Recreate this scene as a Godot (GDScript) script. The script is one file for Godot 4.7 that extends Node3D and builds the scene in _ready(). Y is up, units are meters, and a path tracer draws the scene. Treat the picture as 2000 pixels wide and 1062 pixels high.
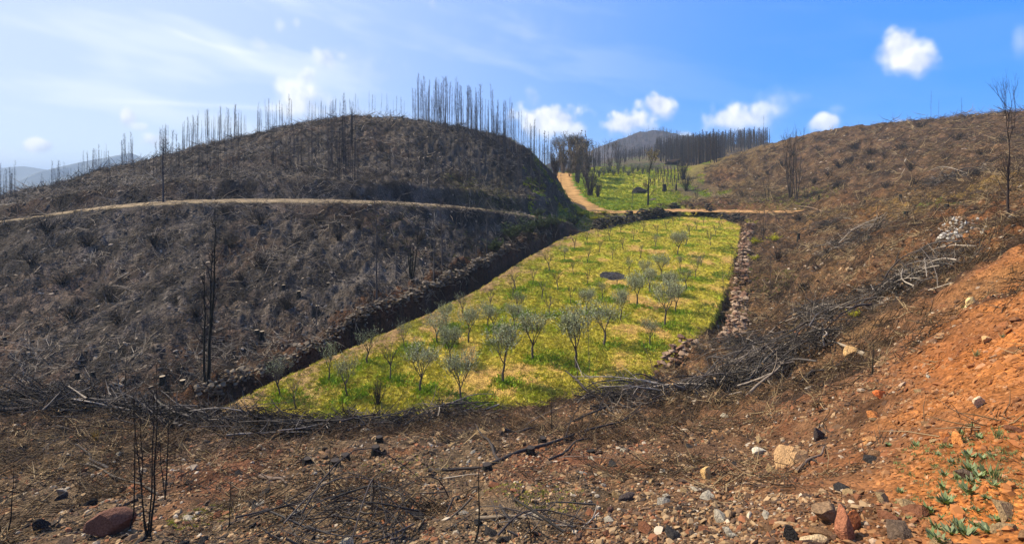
extends Node3D
# A burnt valley in winter sun: charred hill, terraced olive field, brush heaps and red soil.

const R0 := 1.0
const RK := 0.01335
const NR := 492
const NA := 860
const NS := 44
const HALF := 1.0123
const HORIZON := 8000.0
const GROUND := 0
const BURNT := 1
const FIELD := 2
const CLEARED := 3
const VALLEY := 4
const FARHILL := 5

var rng := RandomNumberGenerator.new()
var col_az := PackedFloat64Array()
var row_r := PackedFloat64Array()
var heights := PackedFloat32Array()
var zones := PackedByteArray()
var tints := PackedColorArray()
var nc := 0
var nr := 0
var used := {}
var rough_noise := FastNoiseLite.new()
var patch_noise := FastNoiseLite.new()
var fine_noise := FastNoiseLite.new()
var mats := {}

# ---------------------------------------------------------------- mesh building
class Builder:
	var v := PackedVector3Array()
	var n := PackedVector3Array()
	var c := PackedColorArray()
	var f := PackedInt32Array()

	func quad(a: int, b: int, d: int, e: int) -> void:
		f.append_array(PackedInt32Array([a, d, b, a, e, d]))

	func flat(a: Vector3, b: Vector3, d: Vector3, col: Color) -> void:
		var nn := (b - a).cross(d - a)
		if nn.length_squared() < 1e-16:
			return
		nn = nn.normalized()
		var k := v.size()
		v.append_array(PackedVector3Array([a, b, d]))
		n.append_array(PackedVector3Array([nn, nn, nn]))
		c.append_array(PackedColorArray([col, col, col]))
		f.append_array(PackedInt32Array([k, k + 2, k + 1]))

	func tube(p: PackedVector3Array, r: PackedFloat64Array, sides: int, col: Color, cap := false, capcol := Color(0.3, 0.2, 0.1)) -> void:
		var k := v.size()
		var m := p.size()
		var u := Vector3.ZERO
		for i in m:
			var t := (p[mini(i + 1, m - 1)] - p[maxi(i - 1, 0)]).normalized()
			if i == 0:
				u = t.cross(Vector3(0.31, 0.22, 0.92) if absf(t.z) < 0.8 else Vector3(0.9, 0.3, 0.1)).normalized()
			else:
				u = (u - t * u.dot(t)).normalized()
			var w := t.cross(u)
			for s in sides:
				var a := TAU * s / sides
				var d := u * cos(a) + w * sin(a)
				v.append(p[i] + d * r[i])
				n.append(d)
				c.append(col)
		for i in m - 1:
			for s in sides:
				var s2 := (s + 1) % sides
				quad(k + i * sides + s, k + i * sides + s2, k + (i + 1) * sides + s2, k + (i + 1) * sides + s)
		if cap:
			for end in [0, m - 1]:
				var e: int = end
				for s in range(1, sides - 1):
					var a := v[k + e * sides]
					var b := v[k + e * sides + s]
					var d := v[k + e * sides + s + 1]
					if e == 0:
						flat(a, d, b, capcol)
					else:
						flat(a, b, d, capcol)

	func leaf(at: Vector3, along: Vector3, side: Vector3, len: float, wide: float, col: Color) -> void:
		var tip := at + along * len
		var mid := at + along * len * 0.45
		var nn := side.cross(along).normalized()
		var k := v.size()
		v.append_array(PackedVector3Array([at, mid + side * wide, tip, mid - side * wide]))
		n.append_array(PackedVector3Array([nn, nn, nn, nn]))
		c.append_array(PackedColorArray([col, col, col, col]))
		f.append_array(PackedInt32Array([k, k + 2, k + 1, k, k + 3, k + 2]))

	func mesh(m: Material) -> ArrayMesh:
		var a := []
		a.resize(Mesh.ARRAY_MAX)
		a[Mesh.ARRAY_VERTEX] = v
		a[Mesh.ARRAY_NORMAL] = n
		a[Mesh.ARRAY_COLOR] = c
		a[Mesh.ARRAY_INDEX] = f
		var out := ArrayMesh.new()
		out.add_surface_from_arrays(Mesh.PRIMITIVE_TRIANGLES, a)
		out.surface_set_material(0, m)
		return out


func rnd(a: float, b: float) -> float:
	return rng.randf_range(a, b)


func ss(a: float, b: float, t: float) -> float:
	t = clampf((t - a) / (b - a), 0.0, 1.0)
	return t * t * (3.0 - 2.0 * t)


func numbered(called: String) -> String:
	if not used.has(called):
		used[called] = 0
		return called
	used[called] += 1
	return "%s_%03d" % [called, used[called]]


func part(called: String, m: Mesh, parent: Node3D) -> MeshInstance3D:
	var o := MeshInstance3D.new()
	o.mesh = m
	o.name = called
	parent.add_child(o, true)
	return o


func tag(o: Node3D, label: String, category := "", group := "", kind := "") -> void:
	if label:
		o.set_meta("label", label)
	if category:
		o.set_meta("category", category)
	if group:
		o.set_meta("group", group)
	if kind:
		o.set_meta("kind", kind)


func thing(called: String, at: Vector3, label: String, category: String, group := "") -> Node3D:
	var o := Node3D.new()
	o.name = numbered(called)
	add_child(o, true)
	o.position = at
	tag(o, label, category, group)
	return o


func single(called: String, m: Mesh, at: Vector3, label: String, category: String, group := "", kind := "") -> MeshInstance3D:
	var o := MeshInstance3D.new()
	o.mesh = m
	o.name = numbered(called)
	add_child(o, true)
	o.position = at
	tag(o, label, category, group, kind)
	return o


func mass(called: String, m: Mesh, where: Array, cols: PackedColorArray, label: String, category: String, parent: Node3D = null) -> void:
	if where.is_empty():
		return
	var mm := MultiMesh.new()
	mm.transform_format = MultiMesh.TRANSFORM_3D
	mm.use_colors = true
	mm.mesh = m
	mm.instance_count = where.size()
	for i in where.size():
		mm.set_instance_transform(i, where[i])
		mm.set_instance_color(i, cols[i])
	var o := MultiMeshInstance3D.new()
	o.multimesh = mm
	if parent:
		o.name = called
		parent.add_child(o, true)
		o.set_meta("kind", "stuff")
	else:
		o.name = numbered(called)
		add_child(o, true)
		tag(o, label, category, "", "stuff")


func paint(rough := 0.95, tint := Color.WHITE, through := Color.BLACK) -> StandardMaterial3D:
	var m := StandardMaterial3D.new()
	m.albedo_color = tint
	m.vertex_color_use_as_albedo = true
	m.roughness = rough
	m.metallic_specular = 0.25
	if through != Color.BLACK:
		m.backlight_enabled = true
		m.backlight = through
	return m


func noise_picture(kind: int, freq: float, octaves: int, seed_: int, ramp: Gradient, size := 1024, cell := FastNoiseLite.RETURN_DISTANCE) -> NoiseTexture2D:
	var f := FastNoiseLite.new()
	f.noise_type = kind
	f.frequency = freq
	f.fractal_octaves = octaves
	f.fractal_gain = 0.62
	f.seed = seed_
	f.cellular_return_type = cell
	f.cellular_jitter = 1.0
	if kind == FastNoiseLite.TYPE_CELLULAR and octaves == 1:
		f.fractal_type = FastNoiseLite.FRACTAL_NONE
	var t := NoiseTexture2D.new()
	t.width = size
	t.height = size
	t.seamless = true
	t.seamless_blend_skirt = 0.15
	t.noise = f
	if ramp:
		t.color_ramp = ramp
	return t


func ramp_of(stops: Array) -> Gradient:
	var g := Gradient.new()
	var at := PackedFloat32Array()
	var cs := PackedColorArray()
	for s in stops:
		at.append(s[0])
		cs.append(s[1])
	g.offsets = at
	g.colors = cs
	return g


func earth(tex: Texture2D, scale_: float, bump: Texture2D, bump_cm: float, detail: Texture2D = null, detail_scale := 1.0) -> StandardMaterial3D:
	var m := StandardMaterial3D.new()
	m.vertex_color_use_as_albedo = true
	m.roughness = 0.97
	m.metallic_specular = 0.2
	m.albedo_texture = tex
	m.uv1_triplanar = true
	m.uv1_world_triplanar = true
	m.uv1_scale = Vector3.ONE * scale_
	if bump:
		m.heightmap_enabled = true
		m.heightmap_texture = bump
		m.heightmap_scale = bump_cm
	if detail:
		m.detail_enabled = true
		m.detail_albedo = detail
		m.detail_blend_mode = BaseMaterial3D.BLEND_MODE_MUL
		m.detail_uv_layer = BaseMaterial3D.DETAIL_UV_2
		m.uv2_triplanar = true
		m.uv2_world_triplanar = true
		m.uv2_scale = Vector3.ONE * detail_scale
	return m

# ---------------------------------------------------------------- terrain data (metres: x, height, z; eye level is 0)
var SURVEY := PackedVector3Array([
	Vector3(0, -3.03, -4.2), Vector3(-1.84, -3.32, -4.6), Vector3(-4.16, -3.75, -5.2), Vector3(-5.6, -4.04, -5.6), Vector3(-7.5, -4.33, -6), Vector3(1.44, -2.6, -3.6),
	Vector3(2.1, -2.17, -3), Vector3(2.6, -1.88, -2.6), Vector3(3.12, -1.8, -2.5), Vector3(0, -4.04, -7), Vector3(0, -4.86, -9.3), Vector3(-3.2, -4.48, -8),
	Vector3(-7.2, -5.04, -9), Vector3(-11, -5.6, -10), Vector3(-11, -5.72, -11), Vector3(-7.91, -5.76, -11.3), Vector3(-4.8, -6, -12), Vector3(0, -6.05, -12.6),
	Vector3(-14.4, -5.88, -12), Vector3(-19.2, -6.88, -16), Vector3(-14.5, -6.53, -14.5), Vector3(-15.3, -6.89, -17), Vector3(-10.5, -6.75, -15), Vector3(-8.7, -6.9, -15),
	Vector3(-6.25, -6.84, -14.2), Vector3(-2.86, -6.84, -14.3), Vector3(-10.02, -6.43, -16.7), Vector3(-9.52, -6.5, -18.3), Vector3(-8.89, -6.5, -20.2), Vector3(-7.01, -5.88, -22.6),
	Vector3(-5.2, -5.59, -26), Vector3(-3.1, -5.36, -31), Vector3(0, -5.12, -40), Vector3(2.88, -4.8, -48), Vector3(5.3, -4.88, -53), Vector3(-22, -5.72, -22),
	Vector3(-18, -5.85, -22.5), Vector3(-21.2, -4.24, -26.5), Vector3(-12.9, -5.59, -21.5), Vector3(-11.93, -4.24, -26.5), Vector3(-7.25, -4.06, -29), Vector3(-27.5, -5.72, -22),
	Vector3(-38.75, -3.41, -31), Vector3(-33.04, -3.3, -29.5), Vector3(-30, -2.79, -30), Vector3(-27.18, -2.36, -30.2), Vector3(-24.4, -1.98, -30.5), Vector3(-21.7, -1.77, -31),
	Vector3(-18.9, -1.64, -31.5), Vector3(-14.62, -1.66, -32.5), Vector3(-10.2, -1.8, -34), Vector3(-5.62, -2.25, -37.5), Vector3(-2.15, -2.97, -43), Vector3(3, -4.2, -50),
	Vector3(5.13, -4.97, -54), Vector3(-38, -2.66, -38), Vector3(-52.5, -4.2, -42), Vector3(-32, -1.2, -40), Vector3(-24.6, -0, -41), Vector3(-19.8, 0.88, -44),
	Vector3(-14.1, 1.41, -47), Vector3(-7.5, 1, -50), Vector3(-2.6, -0.52, -52), Vector3(2.75, -2.2, -55), Vector3(-55.2, -3.91, -46), Vector3(-46, -2.44, -46),
	Vector3(-42.5, -0.5, -50), Vector3(-40.02, 0.79, -53), Vector3(-35.75, 2.25, -55), Vector3(-28.5, 4.98, -60), Vector3(-23.94, 6.43, -63), Vector3(-19.5, 7.28, -65),
	Vector3(-14.95, 7.02, -65), Vector3(-8.68, 5.83, -62), Vector3(-4.62, 4.26, -60), Vector3(0, 2.7, -60), Vector3(2.56, 1.71, -61), Vector3(5.53, 0.13, -65),
	Vector3(5.89, -2.67, -62), Vector3(6.96, -3.84, -60), Vector3(-22, 4, -85), Vector3(-36, 2, -85), Vector3(-48, -1, -80), Vector3(-70, -6, -72),
	Vector3(-5, 0, -85), Vector3(3.5, -2.5, -84), Vector3(-60, -4, -60), Vector3(-30, -12, -140), Vector3(-100, -22, -110), Vector3(-120, -20, -50),
	Vector3(-5, -8, -150), Vector3(-70, -28, -220), Vector3(-200, -60, -300), Vector3(16.12, -4.46, -62), Vector3(12.4, -4.53, -62), Vector3(10.24, -4.42, -64),
	Vector3(8.84, -3.94, -68), Vector3(8.42, -2.73, -78), Vector3(8.82, -1.35, -90), Vector3(9.89, -0.1, -103), Vector3(11.2, 0.34, -112), Vector3(17.5, -4.2, -70),
	Vector3(22, -2.64, -88), Vector3(33.6, 0.78, -112), Vector3(19.6, -0.98, -98), Vector3(20.16, 1.34, -112), Vector3(27.06, -2.87, -82), Vector3(12.88, -1.84, -92),
	Vector3(33.6, 3.08, -140), Vector3(15.34, 1.06, -118), Vector3(6.72, -0.56, -112), Vector3(56.7, 7.77, -210), Vector3(30, 3.6, -200), Vector3(80, 10, -200),
	Vector3(116.1, 37.84, -430), Vector3(137.6, 33.54, -430), Vector3(90.3, 27.95, -430), Vector3(63, 16.8, -420), Vector3(33.6, 7.56, -420), Vector3(160, 23.2, -400),
	Vector3(200, 20, -400), Vector3(102, 15, -300), Vector3(119.6, 14.82, -260), Vector3(0, 2.1, -420), Vector3(150, 15, -560), Vector3(60, 5, -560),
	Vector3(300, 5, -500), Vector3(0, -20, -600), Vector3(18.9, -4.47, -63), Vector3(20.79, -4.41, -63), Vector3(24.18, -4.4, -62), Vector3(27, -4.32, -60),
	Vector3(29.07, -4.16, -57), Vector3(30.51, -3.89, -54), Vector3(27.3, -3.51, -78), Vector3(38.48, 1.52, -95), Vector3(49.88, 5.35, -105), Vector3(54.81, 7.31, -95),
	Vector3(57.1, 7.57, -86), Vector3(59.2, 7.44, -80), Vector3(61.35, 7.35, -75), Vector3(63, 7.49, -70), Vector3(65, 7.54, -65), Vector3(75, 8.1, -60),
	Vector3(50, 2, -130), Vector3(75, 5, -115), Vector3(95, 7, -90), Vector3(110, 9, -60), Vector3(70, 3, -140), Vector3(38.5, -1.16, -77),
	Vector3(33.6, -2.82, -60), Vector3(42.16, -0, -68), Vector3(42, 0.6, -60), Vector3(44.2, 2.08, -52), Vector3(45, 2.48, -45), Vector3(52.5, 2.52, -42),
	Vector3(29.4, -2.52, -42), Vector3(28.8, -4.42, -48), Vector3(30.6, -1.08, -36), Vector3(30, -0, -30), Vector3(32.4, 0.27, -27), Vector3(26, -4.68, -52),
	Vector3(18.43, -1.77, -19), Vector3(16.53, -2.09, -19), Vector3(18, -2.76, -24), Vector3(21.6, -4.68, -36), Vector3(20, -5.6, -40), Vector3(13.16, -6.16, -28),
	Vector3(10.56, -6.6, -22), Vector3(14.4, -5.28, -24), Vector3(14, -3.6, -20), Vector3(11.52, -3.76, -16), Vector3(11.05, -2.6, -13), Vector3(10.5, -1.47, -10.5),
	Vector3(10.8, -0.9, -9), Vector3(7, -1.82, -7), Vector3(5.95, -2.45, -7), Vector3(7, -3.6, -10), Vector3(6.88, -4.75, -12.5), Vector3(5.84, -5.99, -14.6),
	Vector3(3.96, -6.07, -13.2), Vector3(1.98, -6.23, -13.2), Vector3(3.75, -3.85, -7), Vector3(1.52, -4.18, -7.6), Vector3(3.64, -2.81, -5.2), Vector3(3.78, -2.14, -4.2),
	Vector3(4.6, -1.93, -4.6), Vector3(5.5, -1.58, -4.4), Vector3(24.94, -5.22, -58), Vector3(6.37, -6.55, -18.2), Vector3(9.24, -6.6, -22), Vector3(12.68, -6.27, -28.5),
	Vector3(0, -1.55, 0), Vector3(2.2, -1.5, -0.6), Vector3(-2.5, -1.9, 0), Vector3(0, -1.5, 3), Vector3(4, -0.9, 1), Vector3(-5, -2.4, 1),
	Vector3(0, 1, 9), Vector3(8, 2, 4), Vector3(-10, -1, 8), Vector3(25, 8, 5), Vector3(40, 10, -10), Vector3(-30, -3, 10),
	Vector3(0, 8, 40), Vector3(60, 14, 40), Vector3(-60, 0, 40), Vector3(-45, -8, -10), Vector3(-20, -5.5, -6), Vector3(-25, -6, 0),
	Vector3(20, 2.2, -6),
])

var FIELD_EDGE := PackedVector2Array([
	Vector2(-9.36, -15.47), Vector2(-8.79, -16.9), Vector2(-8.05, -18.3), Vector2(-6.54, -21.1), Vector2(-4.87, -24.33), Vector2(-2.85, -28.52),
	Vector2(0, -37.24), Vector2(3.74, -46.79), Vector2(7.3, -52.14), Vector2(11.06, -55.3), Vector2(16.29, -60.33), Vector2(21.7, -65.77),
	Vector2(24.54, -61.34), Vector2(24.12, -54.07), Vector2(18.46, -41.95), Vector2(12.69, -29.92), Vector2(9.18, -23.25), Vector2(6.65, -19.26),
	Vector2(4.84, -17.3), Vector2(3.2, -16.01), Vector2(1.52, -15.21), Vector2(0, -14.87), Vector2(-2.18, -14.54), Vector2(-4.3, -14.34),
	Vector2(-6.25, -14.2), Vector2(-8.03, -14.34),
])

var HILL_TRACK := PackedVector3Array([
	Vector3(-33.04, -3.3, -29.5), Vector3(-30, -2.79, -30), Vector3(-27.18, -2.36, -30.2), Vector3(-24.4, -1.98, -30.5), Vector3(-21.7, -1.77, -31), Vector3(-18.9, -1.64, -31.5),
	Vector3(-14.62, -1.66, -32.5), Vector3(-10.2, -1.8, -34), Vector3(-5.62, -2.25, -37.5), Vector3(-2.15, -2.97, -43), Vector3(3, -4.2, -50), Vector3(5.13, -4.97, -54),
])

var VALLEY_ROAD := PackedVector3Array([
	Vector3(16.12, -4.46, -62), Vector3(12.4, -4.53, -62), Vector3(10.24, -4.42, -64), Vector3(8.84, -3.94, -68), Vector3(8.42, -2.73, -78), Vector3(8.82, -1.35, -90),
	Vector3(9.89, -0.1, -103), Vector3(11.2, 0.34, -112),
])

var TERRACE_PATH := PackedVector3Array([
	Vector3(18.9, -4.47, -63), Vector3(20.79, -4.41, -63), Vector3(24.18, -4.4, -62), Vector3(27, -4.32, -60), Vector3(29.07, -4.16, -57), Vector3(30.51, -3.89, -54),
])

var FIELD_BANK := PackedVector3Array([Vector3(-9.36, 0, -15.47), Vector3(-8.79, 0, -16.9), Vector3(-8.05, 0, -18.3), Vector3(-6.54, 0, -21.1), Vector3(-4.87, 0, -24.33), Vector3(-2.85, 0, -28.52), Vector3(0, 0, -37.24), Vector3(3.74, 0, -46.79), Vector3(7.3, 0, -52.14)])

const SOIL := [
	[Vector2(-5.58, -5.87), 0, Color(0.168, 0.114, 0.066)],
	[Vector2(-4.26, -6.09), 0, Color(0.168, 0.114, 0.066)],
	[Vector2(-7.16, -8.43), 0, Color(0.168, 0.114, 0.066)],
	[Vector2(-3.05, -6.11), 0, Color(0.168, 0.114, 0.066)],
	[Vector2(-1.44, -4.81), 0, Color(0.168, 0.114, 0.066)],
	[Vector2(-1.23, -6.15), 0, Color(0.168, 0.114, 0.066)],
	[Vector2(0, -5.16), 0, Color(0.168, 0.114, 0.066)],
	[Vector2(0.9, -6), 0, Color(0.168, 0.114, 0.066)],
	[Vector2(-3.36, -8.4), 0, Color(0.168, 0.114, 0.066)],
	[Vector2(-9.85, -10.37), 0, Color(0.168, 0.114, 0.066)],
	[Vector2(-0.85, -8.47), 0, Color(0.168, 0.114, 0.066)],
	[Vector2(-4.07, -7.27), 0, Color(0.255, 0.105, 0.054)],
	[Vector2(0.66, -7.38), 0, Color(0.255, 0.105, 0.054)],
	[Vector2(-12.16, -13.51), 0, Color(0.112, 0.075, 0.054)],
	[Vector2(-9.51, -13.59), 0, Color(0.112, 0.075, 0.054)],
	[Vector2(-5.32, -10.65), 0, Color(0.112, 0.075, 0.054)],
	[Vector2(-3.21, -10.69), 0, Color(0.112, 0.075, 0.054)],
	[Vector2(-1.09, -10.93), 0, Color(0.112, 0.075, 0.054)],
	[Vector2(-13.8, -13.8), 0, Color(0.112, 0.075, 0.054)],
	[Vector2(1.09, -10.9), 0, Color(0.203, 0.117, 0.063)],
	[Vector2(2.62, -11.9), 0, Color(0.203, 0.117, 0.063)],
	[Vector2(0.47, -9.46), 0, Color(0.203, 0.117, 0.063)],
	[Vector2(1.11, -4.45), 0, Color(0.18, 0.102, 0.055)],
	[Vector2(1.75, -4.39), 0, Color(0.18, 0.102, 0.055)],
	[Vector2(3.26, -7.25), 0, Color(0.18, 0.102, 0.055)],
	[Vector2(2.22, -7.41), 0, Color(0.18, 0.102, 0.055)],
	[Vector2(3.29, -9.4), 0, Color(0.18, 0.102, 0.055)],
	[Vector2(4.29, -7.14), 0, Color(0.203, 0.105, 0.054)],
	[Vector2(4.73, -6.96), 0, Color(0.203, 0.105, 0.054)],
	[Vector2(2.46, -3.84), 0, Color(0.203, 0.105, 0.054)],
	[Vector2(2.14, -3.9), 0, Color(0.203, 0.105, 0.054)],
	[Vector2(7.36, -10.22), 0, Color(0.203, 0.105, 0.054)],
	[Vector2(5.69, -9.17), 0, Color(0.203, 0.105, 0.054)],
	[Vector2(3.05, -4.42), 0, Color(0.203, 0.105, 0.054)],
	[Vector2(4.5, -9), 0, Color(0.203, 0.105, 0.054)],
	[Vector2(8.03, -10.57), 0, Color(0.203, 0.105, 0.054)],
	[Vector2(5.27, -7.12), 0, Color(0.203, 0.105, 0.054)],
	[Vector2(3.81, -5.08), 0, Color(0.203, 0.105, 0.054)],
	[Vector2(2.47, -3.43), 0, Color(0.203, 0.105, 0.054)],
	[Vector2(9.54, -11.35), 0, Color(0.203, 0.105, 0.054)],
	[Vector2(7.44, -8.85), 0, Color(0.285, 0.123, 0.05)],
	[Vector2(5.38, -6.65), 0, Color(0.285, 0.123, 0.05)],
	[Vector2(3.71, -4.63), 0, Color(0.285, 0.123, 0.05)],
	[Vector2(2.33, -3.02), 0, Color(0.285, 0.123, 0.05)],
	[Vector2(9.33, -10.03), 0, Color(0.285, 0.123, 0.05)],
	[Vector2(3.07, -3.62), 0, Color(0.54, 0.203, 0.057)],
	[Vector2(3.17, -3.33), 0, Color(0.54, 0.203, 0.057)],
	[Vector2(5.64, -5.88), 0, Color(0.54, 0.203, 0.057)],
	[Vector2(7.74, -8.33), 0, Color(0.54, 0.203, 0.057)],
	[Vector2(9.52, -9.66), 0, Color(0.54, 0.203, 0.057)],
	[Vector2(2.5, -2.78), 0, Color(0.54, 0.203, 0.057)],
	[Vector2(4.65, -5.28), 0, Color(0.54, 0.203, 0.057)],
	[Vector2(3.68, -4.33), 0, Color(0.6, 0.195, 0.045)],
	[Vector2(5.56, -6.54), 0, Color(0.6, 0.195, 0.045)],
	[Vector2(2.76, -3.11), 0, Color(0.6, 0.195, 0.045)],
	[Vector2(13.97, -27.93), 3, Color(0.203, 0.117, 0.063)],
	[Vector2(14.39, -23.98), 3, Color(0.203, 0.117, 0.063)],
	[Vector2(17.16, -24.51), 3, Color(0.203, 0.117, 0.063)],
	[Vector2(20.52, -37.3), 3, Color(0.203, 0.117, 0.063)],
	[Vector2(5.49, -13.73), 3, Color(0.203, 0.117, 0.063)],
	[Vector2(6.39, -12.78), 3, Color(0.203, 0.117, 0.063)],
	[Vector2(9.58, -17.12), 3, Color(0.203, 0.117, 0.063)],
	[Vector2(9.86, -20.53), 3, Color(0.203, 0.117, 0.063)],
	[Vector2(17.4, -38.67), 3, Color(0.203, 0.117, 0.063)],
	[Vector2(8.59, -12.63), 0, Color(0.203, 0.117, 0.063)],
	[Vector2(9.79, -12.56), 0, Color(0.203, 0.117, 0.063)],
	[Vector2(18.96, -21.07), 3, Color(0.285, 0.123, 0.05)],
	[Vector2(17.99, -22.49), 3, Color(0.285, 0.123, 0.05)],
	[Vector2(26.13, -37.33), 3, Color(0.285, 0.123, 0.05)],
	[Vector2(13.75, -14.48), 3, Color(0.285, 0.123, 0.05)],
	[Vector2(27.07, -36.09), 3, Color(0.285, 0.188, 0.06)],
	[Vector2(25.15, -29.59), 3, Color(0.285, 0.188, 0.06)],
	[Vector2(30.19, -47.16), 3, Color(0.285, 0.188, 0.06)],
	[Vector2(39.1, -78.21), 3, Color(0.195, 0.117, 0.068)],
	[Vector2(47.76, -79.61), 3, Color(0.195, 0.117, 0.068)],
	[Vector2(52.14, -74.49), 3, Color(0.195, 0.117, 0.068)],
	[Vector2(46.2, -57.75), 3, Color(0.195, 0.117, 0.068)],
	[Vector2(54.07, -60.08), 3, Color(0.195, 0.117, 0.068)],
	[Vector2(57.64, -58.22), 3, Color(0.195, 0.117, 0.068)],
	[Vector2(38.58, -55.12), 3, Color(0.195, 0.117, 0.068)],
	[Vector2(37.48, -44.1), 3, Color(0.195, 0.117, 0.068)],
	[Vector2(37.03, -38.97), 3, Color(0.195, 0.117, 0.068)],
	[Vector2(40.31, -67.19), 3, Color(0.195, 0.117, 0.068)],
	[Vector2(36.13, -86.03), 3, Color(0.255, 0.112, 0.057)],
	[Vector2(25.41, -66.88), 3, Color(0.255, 0.112, 0.057)],
	[Vector2(28.33, -62.95), 3, Color(0.255, 0.112, 0.057)],
	[Vector2(32.73, -50.36), 3, Color(0.255, 0.112, 0.057)],
	[Vector2(32.65, -58.84), 3, Color(0.18, 0.143, 0.06)],
	[Vector2(32.7, -65.41), 3, Color(0.18, 0.143, 0.06)],
	[Vector2(37.48, -81.47), 3, Color(0.18, 0.143, 0.06)],
	[Vector2(-21.2, -26.49), 1, Color(0.135, 0.114, 0.099)],
	[Vector2(-15.82, -26.37), 1, Color(0.135, 0.114, 0.099)],
	[Vector2(-11.69, -29.22), 1, Color(0.135, 0.114, 0.099)],
	[Vector2(-15.42, -22.03), 1, Color(0.135, 0.114, 0.099)],
	[Vector2(-10.93, -21.85), 1, Color(0.135, 0.114, 0.099)],
	[Vector2(-7.9, -26.33), 1, Color(0.135, 0.114, 0.099)],
	[Vector2(-6.16, -30.8), 1, Color(0.135, 0.114, 0.099)],
	[Vector2(-17.48, -19.42), 1, Color(0.135, 0.114, 0.099)],
	[Vector2(-12.51, -17.87), 1, Color(0.135, 0.114, 0.099)],
	[Vector2(-3.55, -35.54), 1, Color(0.135, 0.114, 0.099)],
	[Vector2(0, -43.07), 1, Color(0.135, 0.114, 0.099)],
	[Vector2(-17.72, -29.53), 1, Color(0.135, 0.114, 0.099)],
	[Vector2(-24.24, -26.94), 1, Color(0.135, 0.114, 0.099)],
	[Vector2(-8.42, -24.06), 1, Color(0.135, 0.114, 0.099)],
	[Vector2(-12.79, -42.64), 1, Color(0.135, 0.114, 0.099)],
	[Vector2(-19.2, -38.39), 1, Color(0.135, 0.114, 0.099)],
	[Vector2(-23.44, -33.48), 1, Color(0.135, 0.114, 0.099)],
	[Vector2(-28.57, -31.74), 1, Color(0.135, 0.114, 0.099)],
	[Vector2(-19.13, -47.83), 1, Color(0.135, 0.114, 0.099)],
	[Vector2(-27.7, -42.62), 1, Color(0.135, 0.114, 0.099)],
	[Vector2(-5.37, -35.81), 1, Color(0.135, 0.114, 0.099)],
	[Vector2(-6.64, -51.07), 1, Color(0.105, 0.09, 0.081)],  # right flank: charred soil, these rows painted darker to stand for its shade
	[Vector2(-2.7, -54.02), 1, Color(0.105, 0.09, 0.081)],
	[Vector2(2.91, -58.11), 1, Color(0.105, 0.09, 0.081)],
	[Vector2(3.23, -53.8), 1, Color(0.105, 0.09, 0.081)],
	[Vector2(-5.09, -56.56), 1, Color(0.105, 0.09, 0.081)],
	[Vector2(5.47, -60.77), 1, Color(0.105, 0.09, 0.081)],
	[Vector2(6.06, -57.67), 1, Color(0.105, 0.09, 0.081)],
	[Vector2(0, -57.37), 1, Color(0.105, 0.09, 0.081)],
	[Vector2(-20.48, -22.26), 1, Color(0.195, 0.123, 0.087)],
	[Vector2(-20.38, -23.97), 1, Color(0.195, 0.123, 0.087)],
	[Vector2(-19.57, -20.82), 1, Color(0.195, 0.123, 0.087)],
	[Vector2(-11.79, -18.14), 1, Color(0.195, 0.123, 0.087)],
	[Vector2(-18.68, -18.68), 1, Color(0.195, 0.123, 0.087)],
	[Vector2(-17.36, -57.85), 1, Color(0.15, 0.12, 0.096)],
	[Vector2(-12.9, -32.26), 1, Color(0.15, 0.12, 0.096)],
	[Vector2(-14.76, -52.73), 1, Color(0.15, 0.12, 0.096)],
	[Vector2(-13.29, -16.61), 1, Color(0.15, 0.12, 0.096)],
	[Vector2(-2.59, -47.1), 1, Color(0.18, 0.143, 0.06)],
	[Vector2(-0.99, -49.54), 1, Color(0.18, 0.143, 0.06)],
	[Vector2(-10.93, -15.61), 1, Color(0.112, 0.075, 0.054)],
	[Vector2(-13.07, -15.37), 1, Color(0.112, 0.075, 0.054)],
	[Vector2(-16.54, -16.88), 1, Color(0.112, 0.075, 0.054)],
	[Vector2(20.93, -87.22), 4, Color(0.6, 0.555, 0.045)],
	[Vector2(29.08, -96.92), 4, Color(0.6, 0.555, 0.045)],
	[Vector2(19.13, -91.09), 4, Color(0.6, 0.555, 0.045)],
	[Vector2(14.34, -84.35), 4, Color(0.6, 0.555, 0.045)],
	[Vector2(10.92, -72.83), 4, Color(0.225, 0.36, 0.03)],
	[Vector2(11.07, -85.18), 4, Color(0.225, 0.36, 0.03)],
	[Vector2(21.12, -72.83), 4, Color(0.225, 0.36, 0.03)],
	[Vector2(14.32, -71.58), 4, Color(0.225, 0.36, 0.03)],
	[Vector2(11.59, -96.55), 4, Color(0.225, 0.36, 0.03)],
	[Vector2(31.13, -94.34), 4, Color(0.105, 0.078, 0.06)],
	[Vector2(34.05, -130.95), 4, Color(0.105, 0.078, 0.06)],
	[Vector2(30.02, -200.12), 4, Color(0.105, 0.078, 0.06)],
	[Vector2(28.69, -83.15), 4, Color(0.105, 0.078, 0.06)],
	[Vector2(5.16, -64.53), 4, Color(0.105, 0.078, 0.06)],
	[Vector2(10.48, -58.23), 4, Color(0.24, 0.195, 0.068)],
	[Vector2(14.34, -59.75), 4, Color(0.24, 0.195, 0.068)],
	[Vector2(6.7, -55.83), 4, Color(0.24, 0.195, 0.068)],
	[Vector2(8.26, -59), 4, Color(0.24, 0.195, 0.068)],
	[Vector2(23.44, -63.35), 3, Color(0.203, 0.117, 0.063)],
	[Vector2(26.09, -57.97), 3, Color(0.203, 0.117, 0.063)],
	[Vector2(26.7, -51.34), 3, Color(0.203, 0.117, 0.063)],
	[Vector2(94.54, -337.64), 5, Color(0.083, 0.069, 0.075)],
	[Vector2(54.31, -271.55), 5, Color(0.083, 0.069, 0.075)],
	[Vector2(117.27, -335.07), 5, Color(0.083, 0.069, 0.075)],
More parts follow.
